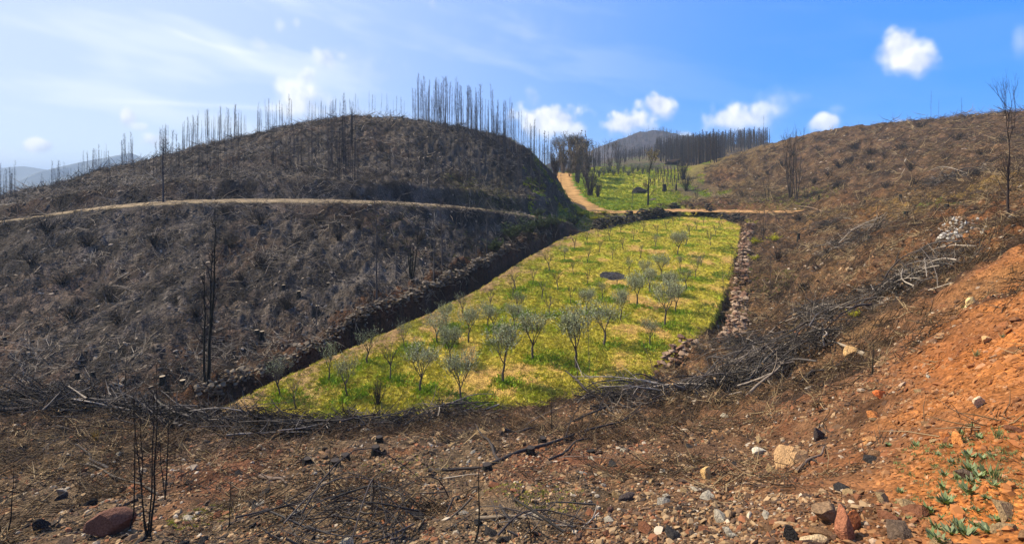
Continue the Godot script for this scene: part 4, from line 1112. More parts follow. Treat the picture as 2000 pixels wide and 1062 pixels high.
func build_ground() -> void:
	for i in NA + 1:
		col_az.append(-HALF + 2.0 * HALF * i / NA)
	for i in range(1, NS):
		col_az.append(HALF + (TAU - 2.0 * HALF) * i / NS)
	nc = col_az.size()
	for j in NR:
		row_r.append(R0 * exp(RK * j))
	for r in [900.0, 1300.0, 2200.0, 4000.0, HORIZON]:
		row_r.append(r)
	nr = row_r.size()
	# the surveyed surface, its ground colour and its zone on every fifth row and column
	var ci := PackedInt32Array()
	for i in range(0, NA + 1, 5):
		ci.append(i)
	for i in range(NA + 1, nc):
		ci.append(i)
	var cn := ci.size()
	var cj := PackedInt32Array()
	for j in range(0, nr, 5):
		cj.append(j)
	if cj[cj.size() - 1] != nr - 1:
		cj.append(nr - 1)
	var cm := cj.size()
	var ch := PackedFloat64Array()
	var cc := PackedColorArray()
	var cz := PackedByteArray()
	var ns := SOIL.size()
	for jj in cm:
		var r := row_r[cj[jj]]
		for ii in cn:
			var az := col_az[ci[ii]]
			var x := r * sin(az)
			var z := -r * cos(az)
			var far := ss(450.0, 900.0, r)
			ch.append(lerpf(spline_at(x, z), -25.0, far) if far < 1.0 else -25.0)
			var sum := Color(0, 0, 0, 0)
			var best := 0.0
			var zone := 0
			var reach := 0.0009 * r * r + 0.02
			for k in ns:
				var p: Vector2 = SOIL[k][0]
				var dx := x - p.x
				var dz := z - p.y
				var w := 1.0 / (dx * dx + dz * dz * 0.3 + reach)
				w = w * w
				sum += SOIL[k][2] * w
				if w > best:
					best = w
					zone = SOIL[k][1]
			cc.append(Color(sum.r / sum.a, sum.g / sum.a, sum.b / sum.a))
			cz.append(zone)
	var track := smooth_line(HILL_TRACK, 3)
	var road := smooth_line(VALLEY_ROAD, 3)
	var path := smooth_line(TERRACE_PATH, 2)
	var total := nr * nc
	heights.resize(total)
	zones.resize(total)
	tints.resize(total)
	var pos := PackedVector3Array()
	pos.resize(total)
	for j in nr:
		var r := row_r[j]
		var jf := minf(j / 5.0, cm - 1.0)
		var j1 := mini(int(jf), cm - 2)
		var tj := jf - j1
		var r_a := maxi(j1 - 1, 0) * cn
		var r_b := j1 * cn
		var r_c := (j1 + 1) * cn
		var r_d := mini(j1 + 2, cm - 1) * cn
		var line := PackedFloat64Array()
		line.resize(cn)
		var hue := PackedColorArray()
		hue.resize(cn)
		for i in cn:
			line[i] = cubic(ch[r_a + i], ch[r_b + i], ch[r_c + i], ch[r_d + i], tj)
			hue[i] = cc[r_b + i].lerp(cc[r_c + i], tj)
		var zrow := r_c if tj > 0.5 else r_b
		for i in nc:
			var h: float
			var c: Color
			var zone: int
			if i <= NA:
				var i1 := mini(i / 5, NA / 5 - 1)
				var ti := i / 5.0 - i1
				h = cubic(line[maxi(i1 - 1, 0)], line[i1], line[i1 + 1], line[mini(i1 + 2, NA / 5)], ti)
				c = hue[i1].lerp(hue[i1 + 1], ti)
				zone = cz[zrow + (i1 + 1 if ti > 0.5 else i1)]
			else:
				var k := NA / 5 + i - NA
				h = line[k]
				c = hue[k]
				zone = cz[zrow + k]
			var x := r * sin(col_az[i])
			var z := -r * cos(col_az[i])
			var rough := 0.5 * (1.0 - 0.93 * ss(12.0, 2.0, r)) if zone == BURNT or zone == CLEARED else 0.16
			if zone == GROUND:
				rough = lerpf(0.10, 0.34, ss(6.0, 18.0, r))
			elif zone == FARHILL:
				rough = 1.3
			var calm := 1.0
			# the two tracks and the terrace path are level across
			if z > -60.0 and z < -18.0 and x > -42.0 and x < 9.0:
				var q := line_near(track, x, z)
				var d := absf(q.x)
				if d < 5.0:
					var k := 1.0 - ss(1.15, 1.9, d)
					calm = minf(calm, ss(1.0, 3.2, d))
					var up := q.x < 0.0
					var bench := q.y + 0.11 * q.x * -1.0
					h = lerpf(h + (0.55 * (1.0 - ss(1.6, 5.0, d)) if up else -0.1), bench - 0.05, k)
			if z < -55.0 and z > -116.0 and x > 3.0 and x < 20.0:
				var q := line_near(road, x, z)
				var d := absf(q.x)
				var k := 1.0 - ss(2.0, 3.0, d)
				calm = minf(calm, ss(1.8, 4.0, d))
				h = lerpf(h, q.y - 0.05, k)
			if z < -48.0 and z > -68.0 and x > 14.0 and x < 34.0:
				var q := line_near(path, x, z)
				var d := absf(q.x)
				var k := 1.0 - ss(1.0, 1.8, d)
				calm = minf(calm, ss(0.9, 2.5, d))
				h = lerpf(h + (0.35 * (1.0 - ss(1.5, 4.0, d)) if q.x < 0.0 else 0.0), q.y + 0.1 * -q.x - 0.05, k)
			if z < -12.0 and z > -70.0 and x > -14.0 and x < 28.0:
				var s := field_distance(x, z)
				if s < 1.2:
					var bank := line_near(FIELD_BANK, x, z)
					var near_bank := 1.0 - ss(0.0, 1.4, absf(bank.x))
					var flat := field_level(z) - 0.75 * (1.0 - ss(0.1, 1.2, absf(bank.x))) * (1.0 if s < 0.3 else 0.0)
					var k := ss(-0.05, 0.25, s)
					h = lerpf(flat, h, k)
					if s < 0.05:
						zone = FIELD
						rough = 0.05
						var g := patch_noise.get_noise_2d(x * 2.4, z * 1.6) + 0.05
						var g2 := patch_noise.get_noise_2d(x * 0.9 + 300.0, z * 0.7)
						c = Color(0.66, 0.54, 0.06).lerp(Color(0.70, 0.42, 0.11), ss(0.05, 0.45, g2))
						c = c.lerp(Color(0.44, 0.52, 0.03), ss(0.06, 0.4, g))
						var bare := ss(-0.15, -0.5, g) * 0.35
						bare = maxf(bare, (1.0 - ss(1.0, 4.2, absf(bank.x) + 2.0 * g)) * 0.95)
						c = c.lerp(Color(0.40, 0.25, 0.115), bare)
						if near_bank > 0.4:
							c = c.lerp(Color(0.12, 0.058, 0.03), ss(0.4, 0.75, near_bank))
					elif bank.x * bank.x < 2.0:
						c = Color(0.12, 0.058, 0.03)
			var big := rough_noise.get_noise_2d(x, z)
			h += rough * calm * big
			if r < 140.0:
				h += rough * calm * 0.8 * fine_noise.get_noise_2d(x, z)
			elif zone == FARHILL and r < 600.0:
				h += 1.0 * fine_noise.get_noise_2d(x * 0.2, z * 0.2)
			var k := j * nc + i
			heights[k] = h
			zones[k] = zone
			if zone == BURNT:
				var g := patch_noise.get_noise_2d(x * 1.3, z * 1.3)
				var wide := patch_noise.get_noise_2d(x * 0.35 + 11.0, z * 0.35)
				c = c.lerp(Color(0.20, 0.175, 0.155), ss(0.12, 0.5, wide) * 0.45)
				c *= 1.0 + 1.1 * patch_noise.get_noise_2d((x + 0.35 * z) * 3.2, z * 0.45)     # raked lines down the slope
				c = c.lerp(Color(0.12, 0.06, 0.035), ss(-0.1, -0.45, wide) * 0.5)
				c = c.lerp(Color(0.16, 0.125, 0.095), ss(0.12, 0.5, g) * 0.6)
				c = c.lerp(Color(0.022, 0.02, 0.02), ss(-0.1, -0.4, g) * 0.8)
			elif zone == CLEARED or (zone == GROUND and r > 11.0):
				var g := patch_noise.get_noise_2d(x * 1.1 + 50.0, z * 1.1)
				c = c.lerp(Color(0.24, 0.14, 0.06), ss(0.1, 0.5, g) * 0.5)
				c = c.lerp(Color(0.04, 0.029, 0.022), ss(0.02, -0.35, g) * 0.85)
			elif zone == VALLEY:
				var g := patch_noise.get_noise_2d(x * 0.9, z * 0.5)
				c = c.lerp(Color(0.11, 0.20, 0.02), ss(0.1, 0.45, g) * 0.7)
				c = c.lerp(Color(0.16, 0.11, 0.05), ss(-0.25, -0.5, g) * 0.5)
			elif zone == GROUND:
				var g := patch_noise.get_noise_2d(x * 4.0, z * 4.0)
				c = c.lerp(c * 0.55, ss(0.0, -0.5, g))
				c = c.lerp(Color(0.24, 0.095, 0.04), ss(0.15, 0.5, patch_noise.get_noise_2d(x * 2.0 + 90.0, z * 2.0)) * 0.6)
			c *= 1.5      # the grain pictures take away about half
			c.a = 1.0
			tints[k] = c
			pos[k] = Vector3(x, h, z)
	# normals from the neighbours, then one sheet for each zone
	var nrm := PackedVector3Array()
	nrm.resize(total)
	for j in nr:
		var ja := maxi(j - 1, 0) * nc
		var jb := mini(j + 1, nr - 1) * nc
		for i in nc:
			var ia := (i - 1 + nc) % nc
			var ib := (i + 1) % nc
			var d := (pos[j * nc + ib] - pos[j * nc + ia]).cross(pos[jb + i] - pos[ja + i])
			nrm[j * nc + i] = d.normalized()
	var names := ["ground", "burnt_hillside", "field_ground", "cleared_hillside", "valley_ground", "distant_hill"]
	var labels := ["stony burnt soil of the near slope and bank", "charred hillside with burnt undergrowth", "terraced grassy ground under the olive saplings", "brown cleared hillside on the right", "green valley floor beyond the terrace", "far hill with burnt forest"]
	for zone in 6:
		var back := PackedInt32Array()
		back.resize(total)
		back.fill(-1)
		var b := Builder.new()
		for j in nr - 1:
			for i in nc:
				var k := j * nc + i
				if zones[k] != zone:
					continue
				var i2 := (i + 1) % nc
				var q := [k, j * nc + i2, (j + 1) * nc + i2, (j + 1) * nc + i]
				for t in 4:
					var w: int = q[t]
					if back[w] < 0:
						back[w] = b.v.size()
						b.v.append(pos[w])
						b.n.append(nrm[w])
						b.c.append(tints[w])
					q[t] = back[w]
				b.quad(q[0], q[1], q[2], q[3])
		if zone == GROUND:
			for i in nc:
				if zones[i] == zone and back[i] >= 0 and back[(i + 1) % nc] >= 0:
					var at := b.v.size()
					b.v.append(Vector3(0, heights[0], 0))
					b.n.append(Vector3.UP)
					b.c.append(tints[0])
					b.f.append_array(PackedInt32Array([at, back[i], back[(i + 1) % nc]]))
		if b.v.is_empty():
			continue
		var o := single(names[zone], b.mesh(mats["earth%d" % zone]), Vector3.ZERO, labels[zone], "", "", "structure")


func grid_at(x: float, z: float) -> Vector2:     # (column, row), both with their share
	var az := atan2(x, -z)
	var i := (az + HALF) / (2.0 * HALF) * NA
	if az < -HALF or az > HALF:
		if az < -HALF:
			az += TAU
		i = NA + (az - HALF) / (TAU - 2.0 * HALF) * NS
	var r := maxf(sqrt(x * x + z * z), R0)
	return Vector2(minf(i, nc - 1.001), minf(log(r / R0) / RK, NR - 1.001))


func gy(x: float, z: float) -> float:
	var g := grid_at(x, z)
	var i := int(g.x)
	var j := int(g.y)
	var k := j * nc + i
	var ti := g.x - i
	return lerpf(lerpf(heights[k], heights[k + 1], ti), lerpf(heights[k + nc], heights[k + nc + 1], ti), g.y - j)


func zone_at(x: float, z: float) -> int:
	var g := grid_at(x, z)
	return zones[int(g.y) * nc + int(g.x)]


func tint_at(x: float, z: float) -> Color:
	var g := grid_at(x, z)
	return tints[int(g.y) * nc + int(g.x)]


func on(p: Vector2, up := 0.0) -> Vector3:
	return Vector3(p.x, gy(p.x, p.y) + up, p.y)


func slope_at(p: Vector2, e := 0.3) -> Vector3:
	return Vector3(gy(p.x - e, p.y) - gy(p.x + e, p.y), 2.0 * e, gy(p.x, p.y - e) - gy(p.x, p.y + e)).normalized()


func turned(p: Vector2, size: float, lean := 0.15, sink := 0.0) -> Transform3D:     # standing on the slope, turned at random
	var up := (slope_at(p) + Vector3(rnd(-lean, lean), 0, rnd(-lean, lean))).normalized()
	var b := Basis(Quaternion(Vector3.UP, up)) * Basis(Vector3.UP, rnd(0, TAU))
	return Transform3D(b.scaled_local(Vector3.ONE * size), on(p) - up * sink)


func ribbon(called: String, line: PackedVector3Array, half: float, m: Material, label: String, tilt: float, col: Color) -> void:
	var c := smooth_line(line, 14)
	var b := Builder.new()
	var rows := c.size()
	for i in rows:
		var t := c[mini(i + 1, rows - 1)] - c[maxi(i - 1, 0)]
		var side := Vector3(-t.z, 0, t.x).normalized()
		for k in 9:
			var s := -1.0 + k / 4.0
			var w := half * (1.0 + 0.55 * fine_noise.get_noise_2d(c[i].x * 0.9 + 40.0 * signf(s), c[i].z * 0.9))
			var p := c[i] + side * s * w
			p.y = c[i].y - tilt * s * w + 0.012 + 0.03 * patch_noise.get_noise_2d(p.x * 3.0, p.z * 3.0) - 0.06 * ss(0.7, 1.0, absf(s))
			if tilt == 0.0:
				p.y -= 0.04 * exp(-pow((absf(s) - 0.5) / 0.14, 2.0))
			var rut := exp(-pow((absf(s) - 0.5) / 0.17, 2.0))
			var g := patch_noise.get_noise_2d(p.x * 3.0 + 70.0, p.z * 3.0)
			b.v.append(p)
			b.n.append(Vector3.UP)
			b.c.append(col * (0.9 + 0.22 * rut + 0.5 * g) if absf(s) < 0.98 else col * Color(0.6, 0.62, 0.55))
	for i in rows - 1:
		for k in 8:
			b.quad(i * 9 + k, i * 9 + k + 1, i * 9 + 10 + k, i * 9 + 9 + k)
	for i in range(1, rows - 1):
		for k in range(1, 8):
			b.n[i * 9 + k] = ((b.v[i * 9 + k + 1] - b.v[i * 9 + k - 1]).cross(b.v[i * 9 + 9 + k] - b.v[i * 9 - 9 + k])).normalized()
			if b.n[i * 9 + k].y < 0.0:
				b.n[i * 9 + k] *= -1.0
	single(called, b.mesh(m), Vector3.ZERO, label, "", "", "structure")

# ---------------------------------------------------------------- sky
const SUN_AZ := -1.22
const SUN_EL := 0.80
const PUFFS := [
	[-0.744, 0.038, 0.016, 0.014, 0.95, 0.35],
	[-0.645, 0.086, 0.012, 0.022, 0.90, 0.40],
	[-0.631, 0.073, 0.014, 0.009, 0.50, 0.50],
	[-0.611, 0.051, 0.020, 0.017, 0.80, 0.50],
	[-0.393, 0.121, 0.057, 0.051, 0.80, 0.70],
	[-0.415, 0.108, 0.035, 0.032, 0.70, 0.60],
	[-0.346, 0.206, 0.026, 0.028, 0.60, 0.60],
	[-0.381, 0.173, 0.020, 0.021, 0.50, 0.60],
	[-0.456, 0.217, 0.017, 0.025, 0.40, 0.90],
	[-0.427, 0.250, 0.010, 0.019, 0.30, 0.90],
	[-0.398, 0.263, 0.009, 0.015, 0.30, 0.90],
	[-0.154, 0.313, 0.011, 0.023, 0.40, 0.90],
	[0.072, 0.093, 0.071, 0.050, 0.98, 0.50],
	[0.045, 0.144, 0.018, 0.034, 0.40, 0.90],
	[0.119, 0.081, 0.034, 0.025, 0.60, 0.70],
	[0.218, 0.088, 0.059, 0.040, 1.00, 0.45],
	[0.279, 0.126, 0.040, 0.035, 1.00, 0.50],
	[0.644, 0.194, 0.025, 0.040, 1.00, 0.50],
	[0.666, 0.165, 0.040, 0.036, 1.00, 0.55],
	[0.406, 0.092, 0.049, 0.038, 0.90, 0.60],
	[0.448, 0.092, 0.047, 0.041, 0.75, 0.80],
	[0.476, 0.105, 0.047, 0.049, 0.35, 1.00],
	[0.372, 0.107, 0.012, 0.026, 0.50, 0.80],
	[0.512, 0.125, 0.030, 0.020, 0.22, 1.20],
	[0.546, 0.081, 0.022, 0.020, 0.90, 0.50],
	[0.564, 0.103, 0.013, 0.012, 0.20, 1.20],
	[0.784, 0.175, 0.012, 0.033, 0.40, 1.00],
	[0.659, 0.080, 0.040, 0.009, 0.35, 1.00],
	[0.332, 0.068, 0.031, 0.013, 0.70, 0.70],
	[0.168, 0.039, 0.067, 0.023, 0.50, 1.00],
	[-0.291, 0.180, 0.169, 0.055, 0.18, 1.40],
	[-0.050, 0.245, 0.229, 0.069, 0.10, 1.60],
	[-1.127, 0.351, 0.098, 0.049, 0.88, 0.51],
	[-1.086, 0.053, 0.048, 0.037, 0.91, 0.50],
	[-1.579, 0.591, 0.041, 0.044, 0.60, 0.59],
	[1.142, 0.576, 0.061, 0.058, 0.91, 0.83],
	[1.703, 0.091, 0.072, 0.027, 0.89, 0.60],
	[-3.037, 0.566, 0.067, 0.024, 0.66, 0.67],
	[-3.052, 0.401, 0.058, 0.046, 0.76, 0.71],
	[-1.995, 0.148, 0.056, 0.040, 0.87, 0.53],
	[-2.920, 0.394, 0.093, 0.035, 0.86, 0.50],
	[3.115, 0.150, 0.094, 0.037, 0.93, 0.61],
	[-1.398, 0.273, 0.053, 0.043, 0.94, 0.83],
	[-2.742, 0.097, 0.072, 0.030, 0.89, 0.85],
	[-3.094, 0.382, 0.035, 0.042, 0.65, 0.71],
	[2.532, 0.472, 0.033, 0.024, 0.87, 0.66],
	[-2.847, 0.514, 0.064, 0.052, 0.80, 0.86],
	[-2.432, 0.132, 0.056, 0.055, 0.74, 0.49],
	[3.006, 0.266, 0.073, 0.037, 0.70, 0.61],
	[2.773, 0.546, 0.099, 0.045, 0.63, 0.77],
	[-2.381, 0.504, 0.054, 0.022, 0.84, 0.46],
	[-2.029, 0.487, 0.059, 0.058, 0.67, 0.87],
	[2.975, 0.470, 0.083, 0.059, 0.99, 0.42],
	[1.019, 0.349, 0.032, 0.046, 0.81, 0.73],
	[2.870, 0.200, 0.096, 0.049, 0.60, 0.45],
	[-2.585, 0.208, 0.059, 0.051, 0.74, 0.86],
	[-2.199, 0.354, 0.043, 0.036, 0.91, 0.90],
	[1.270, 0.124, 0.082, 0.053, 0.64, 0.81],
]
var cloud_noise := FastNoiseLite.new()
var wisp_noise := FastNoiseLite.new()


func air(az: float, el: float) -> Color:      # display-linear colour of the sky towards azimuth az (0 straight ahead, positive to the right) and elevation el
	if el < -0.02:
		return Color(0.30, 0.27, 0.22)
	var e := maxf(el, 0.0)
	var to_sun := acos(clampf(sin(e) * sin(SUN_EL) + cos(e) * cos(SUN_EL) * cos(az - SUN_AZ), -1.0, 1.0))
	var glow := exp(-pow(to_sun / 0.68, 2.0) * 0.5)
	var side := ss(1.75, 0.55, absf(wrapf(az - SUN_AZ, -PI, PI)))
	var low := exp(-e / 0.17)
	var deep := Color(0.02, 0.225, 0.88).lerp(Color(0.10, 0.31, 0.80), ss(0.25, 1.3, e))
	var haze := Color(0.0, 0.39, 1.05).lerp(Color(0.68, 0.86, 0.96), side)
	var c := deep.lerp(haze, low * lerpf(0.75, 0.95, side))
	c = c.lerp(Color(0.36, 0.56, 0.90), side * 0.42 * (1.0 - low))
	c = c.lerp(Color(1.05, 1.04, 1.0), glow * 0.62)
	# thin streaks of high cloud, thickest towards the sun
	var px := az * 3.0
	var py := (e + 0.10 * sin(az * 1.7)) * 9.0
	var w := wisp_noise.get_noise_2d(px * 1.1 + py * 0.35, py * 1.6)
	var w2 := wisp_noise.get_noise_2d(px * 3.0 + 40.0 + py, py * 3.4)
	var veil := ss(-0.05, 0.55, w + 0.35 * w2) * (0.05 + 0.62 * side) * ss(1.2, 0.1, e)
	c = c.lerp(Color(0.80, 0.87, 0.92), veil * 0.75)
	# long aeroplane trails, faded to wisps
	for t in [[-0.72, -0.24, 0.116, 0.012, 0.004, 0.5], [-0.62, -0.40, 0.226, -0.03, 0.005, 0.35], [-0.55, -0.33, 0.21, -0.05, 0.010, 0.28], [-0.72, -0.60, 0.30, -0.025, 0.006, 0.22]]:
		var s: float = (az - t[0]) / (t[1] - t[0])
		if s > 0.0 and s < 1.0:
			var mid: float = t[2] + t[3] * (4.0 * (s - 0.5) * (s - 0.5)) * -signf(t[3]) * signf(t[3]) * 0.6 + (t[3] * s if t[3] < 0.0 else 0.0)
			c = c.lerp(Color(0.92, 0.96, 0.97), t[5] * exp(-pow((e - mid) / t[4], 2.0)) * ss(0.0, 0.25, s) * ss(1.0, 0.6, s) * (0.7 + 0.8 * w2))
	for p in PUFFS:
		var dx: float = wrapf(az - p[0], -PI, PI) / p[2]
		var dy: float = (e - p[1]) / p[3]
		if absf(dx) > 1.9 or absf(dy) > 1.9:
			continue
		var n1 := cloud_noise.get_noise_3d(az * 9.0, e * 9.0, p[0] * 7.0)
		var n2 := cloud_noise.get_noise_3d(az * 32.0, e * 26.0, 5.0 + p[1] * 9.0)
		var d := sqrt(dx * dx + (dy * dy if dy > 0.0 else dy * dy * 1.5))
		var body: float = 1.0 - d + 0.85 * n1 + 0.34 * n2
		var a: float = ss(0.0, p[5] * lerpf(2.6, 1.1, ss(-0.7, 0.5, dy)), body) * p[4]
		var shade := clampf(0.42 + 0.50 * dy + 0.75 * n2 + 0.30 * n1 - 0.22 * dx, 0.0, 1.0)
		var white := Color(0.50, 0.58, 0.76).lerp(Color(0.98, 0.98, 0.97), shade)
		c = c.lerp(white, a)
	c *= 0.70
	c.a = 1.0
	return c


func build_sky() -> PanoramaSkyMaterial:
	cloud_noise.seed = 5
	cloud_noise.frequency = 0.9
	cloud_noise.fractal_octaves = 4
	wisp_noise.seed = 21
	wisp_noise.frequency = 0.5
	wisp_noise.fractal_octaves = 4
	var w := 768
	var h := 384
	var im := Image.create(w, h, false, Image.FORMAT_RGBF)
	for y in h:
		var el := PI / 2.0 - (y + 0.5) / h * PI
		for x in w:
			im.set_pixel(x, y, air(wrapf((x + 0.5) / w * TAU, -PI, PI), el))
	var bw := 3072
	var bh := 1536
	im.resize(bw, bh, Image.INTERPOLATE_CUBIC)
	for y in range(int(bh * 0.375), int(bh * 0.503)):      # finer where clouds are small, near the horizon ahead
		var el := PI / 2.0 - (y + 0.5) / bh * PI
		for x in int(bw * 0.28):
			var k := (x - int(bw * 0.14) + bw) % bw
			im.set_pixel(k, y, air(wrapf((k + 0.5) / bw * TAU, -PI, PI), el))
	var m := PanoramaSkyMaterial.new()
	m.panorama = ImageTexture.create_from_image(im)
	return m


# ---------------------------------------------------------------- small meshes
func rock_mesh(seed_: int, fine: bool, flatness: float, m: Material) -> ArrayMesh:
	var r := RandomNumberGenerator.new()
	r.seed = seed_
	var t := (1.0 + sqrt(5.0)) / 2.0
	var v: Array[Vector3] = []
	for p in [[-1, t, 0], [1, t, 0], [-1, -t, 0], [1, -t, 0], [0, -1, t], [0, 1, t], [0, -1, -t], [0, 1, -t], [t, 0, -1], [t, 0, 1], [-t, 0, -1], [-t, 0, 1]]:
		v.append(Vector3(p[0], p[1], p[2]).normalized())
	var f := [[0, 11, 5], [0, 5, 1], [0, 1, 7], [0, 7, 10], [0, 10, 11], [1, 5, 9], [5, 11, 4], [11, 10, 2], [10, 7, 6], [7, 1, 8], [3, 9, 4], [3, 4, 2], [3, 2, 6], [3, 6, 8], [3, 8, 9], [4, 9, 5], [2, 4, 11], [6, 2, 10], [8, 6, 7], [9, 8, 1]]
	if fine:
		for pass_ in 2:
			var g := []
			for q in f:
				var a := ((v[q[0]] + v[q[1]]) / 2.0).normalized()
				var b := ((v[q[1]] + v[q[2]]) / 2.0).normalized()
				var c := ((v[q[2]] + v[q[0]]) / 2.0).normalized()
				var k := v.size()
				v.append_array([a, b, c] as Array[Vector3])
				g.append_array([[q[0], k, k + 2], [q[1], k + 1, k], [q[2], k + 2, k + 1], [k, k + 1, k + 2]])
			f = g
	var turn := Basis(Vector3(r.randf() - 0.5, r.randf() - 0.5, r.randf() - 0.5).normalized(), r.randf() * TAU)
	var cuts := []
	for k in (10 if fine else 5):
		cuts.append([Vector3(r.randf_range(-1, 1), r.randf_range(-1, 1), r.randf_range(-1, 1)).normalized(), r.randf_range(0.4, 0.8) if fine else r.randf_range(0.2, 0.7)])
	var stretch := Vector3(r.randf_range(0.95, 1.7), flatness * r.randf_range(0.8, 1.2), r.randf_range(0.7, 1.1))
	var rough := FastNoiseLite.new()
	rough.seed = seed_
	rough.frequency = 0.9
	for i in v.size():
		var p := turn * v[i]
		for q in cuts:
			var d: float = p.dot(q[0]) - q[1]
			if d > 0.0:
				p -= q[0] * d * 0.94
		p *= 1.0 + (0.10 if fine else 0.25) * rough.get_noise_3dv(p * 2.0)
		v[i] = p * stretch
	var b := Builder.new()
	for q in f:
		var tone := 0.82 + 0.3 * r.randf() if not fine else 0.92 + 0.14 * r.randf()
		b.flat(v[q[0]], v[q[1]], v[q[2]], Color(tone, tone, tone))
	return b.mesh(m)


func twig_mesh(count: int, reach: float, thick: float, rise: float, m: Material) -> ArrayMesh:
	var b := Builder.new()
	for i in count:
		var at := Vector3(rnd(-0.35, 0.35), rnd(0.0, 0.08 + rise * 0.2), rnd(-0.35, 0.35)) * reach
		var a := rnd(0, TAU)
		var dir := Vector3(cos(a), rnd(-0.15, 1.0) * rise, sin(a)).normalized()
		var len := rnd(0.35, 1.0) * reach
		var p := PackedVector3Array([at])
		var curl := Vector3(rnd(-1, 1), rnd(-0.4, 0.7), rnd(-1, 1)) * 0.35
		for k in 2:
			at += dir * len * 0.5
			dir = (dir + curl).normalized()
			p.append(at)
		var t := thick * rnd(0.6, 1.3)
		var tone := rnd(0.45, 1.0) if rng.randf() < 0.75 else rnd(1.3, 2.4)
		b.tube(p, PackedFloat64Array([t, t * 0.8, t * 0.3]), 3, Color(tone, tone * 0.97, tone * 0.93))
	return b.mesh(m)


func wavy(a: Vector3, z: Vector3, steps: int, sway: float) -> PackedVector3Array:
	var p := PackedVector3Array()
	var off := Vector3.ZERO
	for i in steps + 1:
		var t := float(i) / steps
		if i > 0 and i < steps:
			off += Vector3(rnd(-1, 1), rnd(-0.4, 0.4), rnd(-1, 1)) * sway
		p.append(a.lerp(z, t) + off * sin(PI * t) * 1.2)
	return p


func taper(n: int, r0: float, r1: float) -> PackedFloat64Array:
	var out := PackedFloat64Array()
	for i in n:
		out.append(lerpf(r0, r1, float(i) / (n - 1)) * rnd(0.92, 1.08))
	return out


# a burnt conifer of height 1, its foot at the origin: [trunk, twigs]
func pine_meshes(slim: float, bare: float, m: Material) -> Array:
	var t := Builder.new()
	var top := Vector3(rnd(-0.02, 0.02), 1.0, rnd(-0.02, 0.02))
	var line := wavy(Vector3(0, -0.03, 0), top, 6, 0.004)
	t.tube(line, taper(7, slim, slim * 0.18), 5, Color(1, 1, 1))
	var b := Builder.new()
	var n := int(rnd(60, 84) * (1.0 - bare))
	for i in n:
		var y := lerpf(0.32, 0.985, pow(rng.randf(), 0.72))
		var k := y * 6.0
		var base := line[int(k)].lerp(line[mini(int(k) + 1, 6)], k - int(k))
		var a := rnd(0, TAU)
		var len := rnd(0.05, 0.13) * (1.15 - 0.55 * y)
		var dir := Vector3(cos(a), rnd(0.75, 2.2), sin(a)).normalized()
		var r := slim * 0.27
		b.tube(PackedVector3Array([base, base + dir * len * 0.5, base + (dir + Vector3.UP * 0.35).normalized() * len]), PackedFloat64Array([r, r * 0.8, r * 0.35]), 3, Color(1, 1, 1) * rnd(0.7, 1.2))
	return [t.mesh(m), b.mesh(m)]


# a leafless tree: forking limbs inside one mesh each for trunk and crown
func fork(b: Builder, at: Vector3, dir: Vector3, len: float, r: float, depth: int, up: float, spread: float, col: Color, tips: Array) -> void:
	var z := at + dir * len
	b.tube(wavy(at, z, 3, len * 0.03), taper(4, r, r * 0.62), 5 if depth > 2 else 3, col)
	if depth <= 1:
		tips.append([at.lerp(z, 0.6), dir])
	if depth <= 0:
		tips.append([z, dir])
		return
	var n := 2 if rng.randf() < 0.55 else 3
	for i in n:
		var d := (dir + Vector3(rnd(-1, 1), rnd(-0.3, 0.8) + up, rnd(-1, 1)) * spread).normalized()
		var s := at.lerp(z, rnd(0.6, 1.0)) if i > 0 else z
		fork(b, s, d, len * rnd(0.62, 0.88), r * rnd(0.5, 0.64), depth - 1, up, spread, col, tips)


func stone_colour() -> Color:
	var k := rng.randf()
	var c := Color(0.11, 0.07, 0.045)
	if k < 0.20:
		c = Color(0.34, 0.23, 0.125)
	elif k < 0.38:
		c = Color(0.27, 0.15, 0.07)
	elif k < 0.50:
		c = Color(0.22, 0.085, 0.04)
	elif k < 0.71:
		c = Color(0.03, 0.026, 0.024)
	elif k < 0.76:
		c = Color(0.46, 0.38, 0.28)
	c *= rnd(0.7, 1.25)
	c.a = 1.0
	return c


const NTH := ["nearest", "second nearest", "third nearest", "fourth nearest", "fifth nearest", "sixth nearest", "seventh nearest", "eighth nearest", "ninth nearest", "tenth nearest", "eleventh nearest", "twelfth nearest", "thirteenth nearest", "fourteenth nearest", "fifteenth nearest", "sixteenth nearest", "seventeenth nearest", "eighteenth nearest", "nineteenth nearest", "twentieth nearest", "twenty-first nearest", "twenty-second nearest", "twenty-third nearest", "twenty-fourth nearest"]


# says of each thing how near it lies to the closest landmark, counted among those of the same look
func rank_labels(items: Array, marks: Array) -> void:     # items: [node, look, category, group]; marks: [Vector2, words]
	var rows := {}
	for it in items:
		var p := Vector2(it[0].position.x, it[0].position.z)
		var best := 1e9
		var mark = marks[0]
		for k in marks:
			var d: float = p.distance_to(k[0])
			if d < best:
				best = d
				mark = k
		var key: String = it[1] + "|" + mark[1]
		if not rows.has(key):
			rows[key] = []
		rows[key].append([best, it])
	for key in rows:
		var list: Array = rows[key]
		list.sort_custom(func(a, b): return a[0] < b[0])
		var words: PackedStringArray = key.split("|")
		for i in list.size():
			var it: Array = list[i][1]
			tag(it[0], "%s, %s to %s" % [words[0], NTH[mini(i, NTH.size() - 1)], words[1]], it[2], it[3])


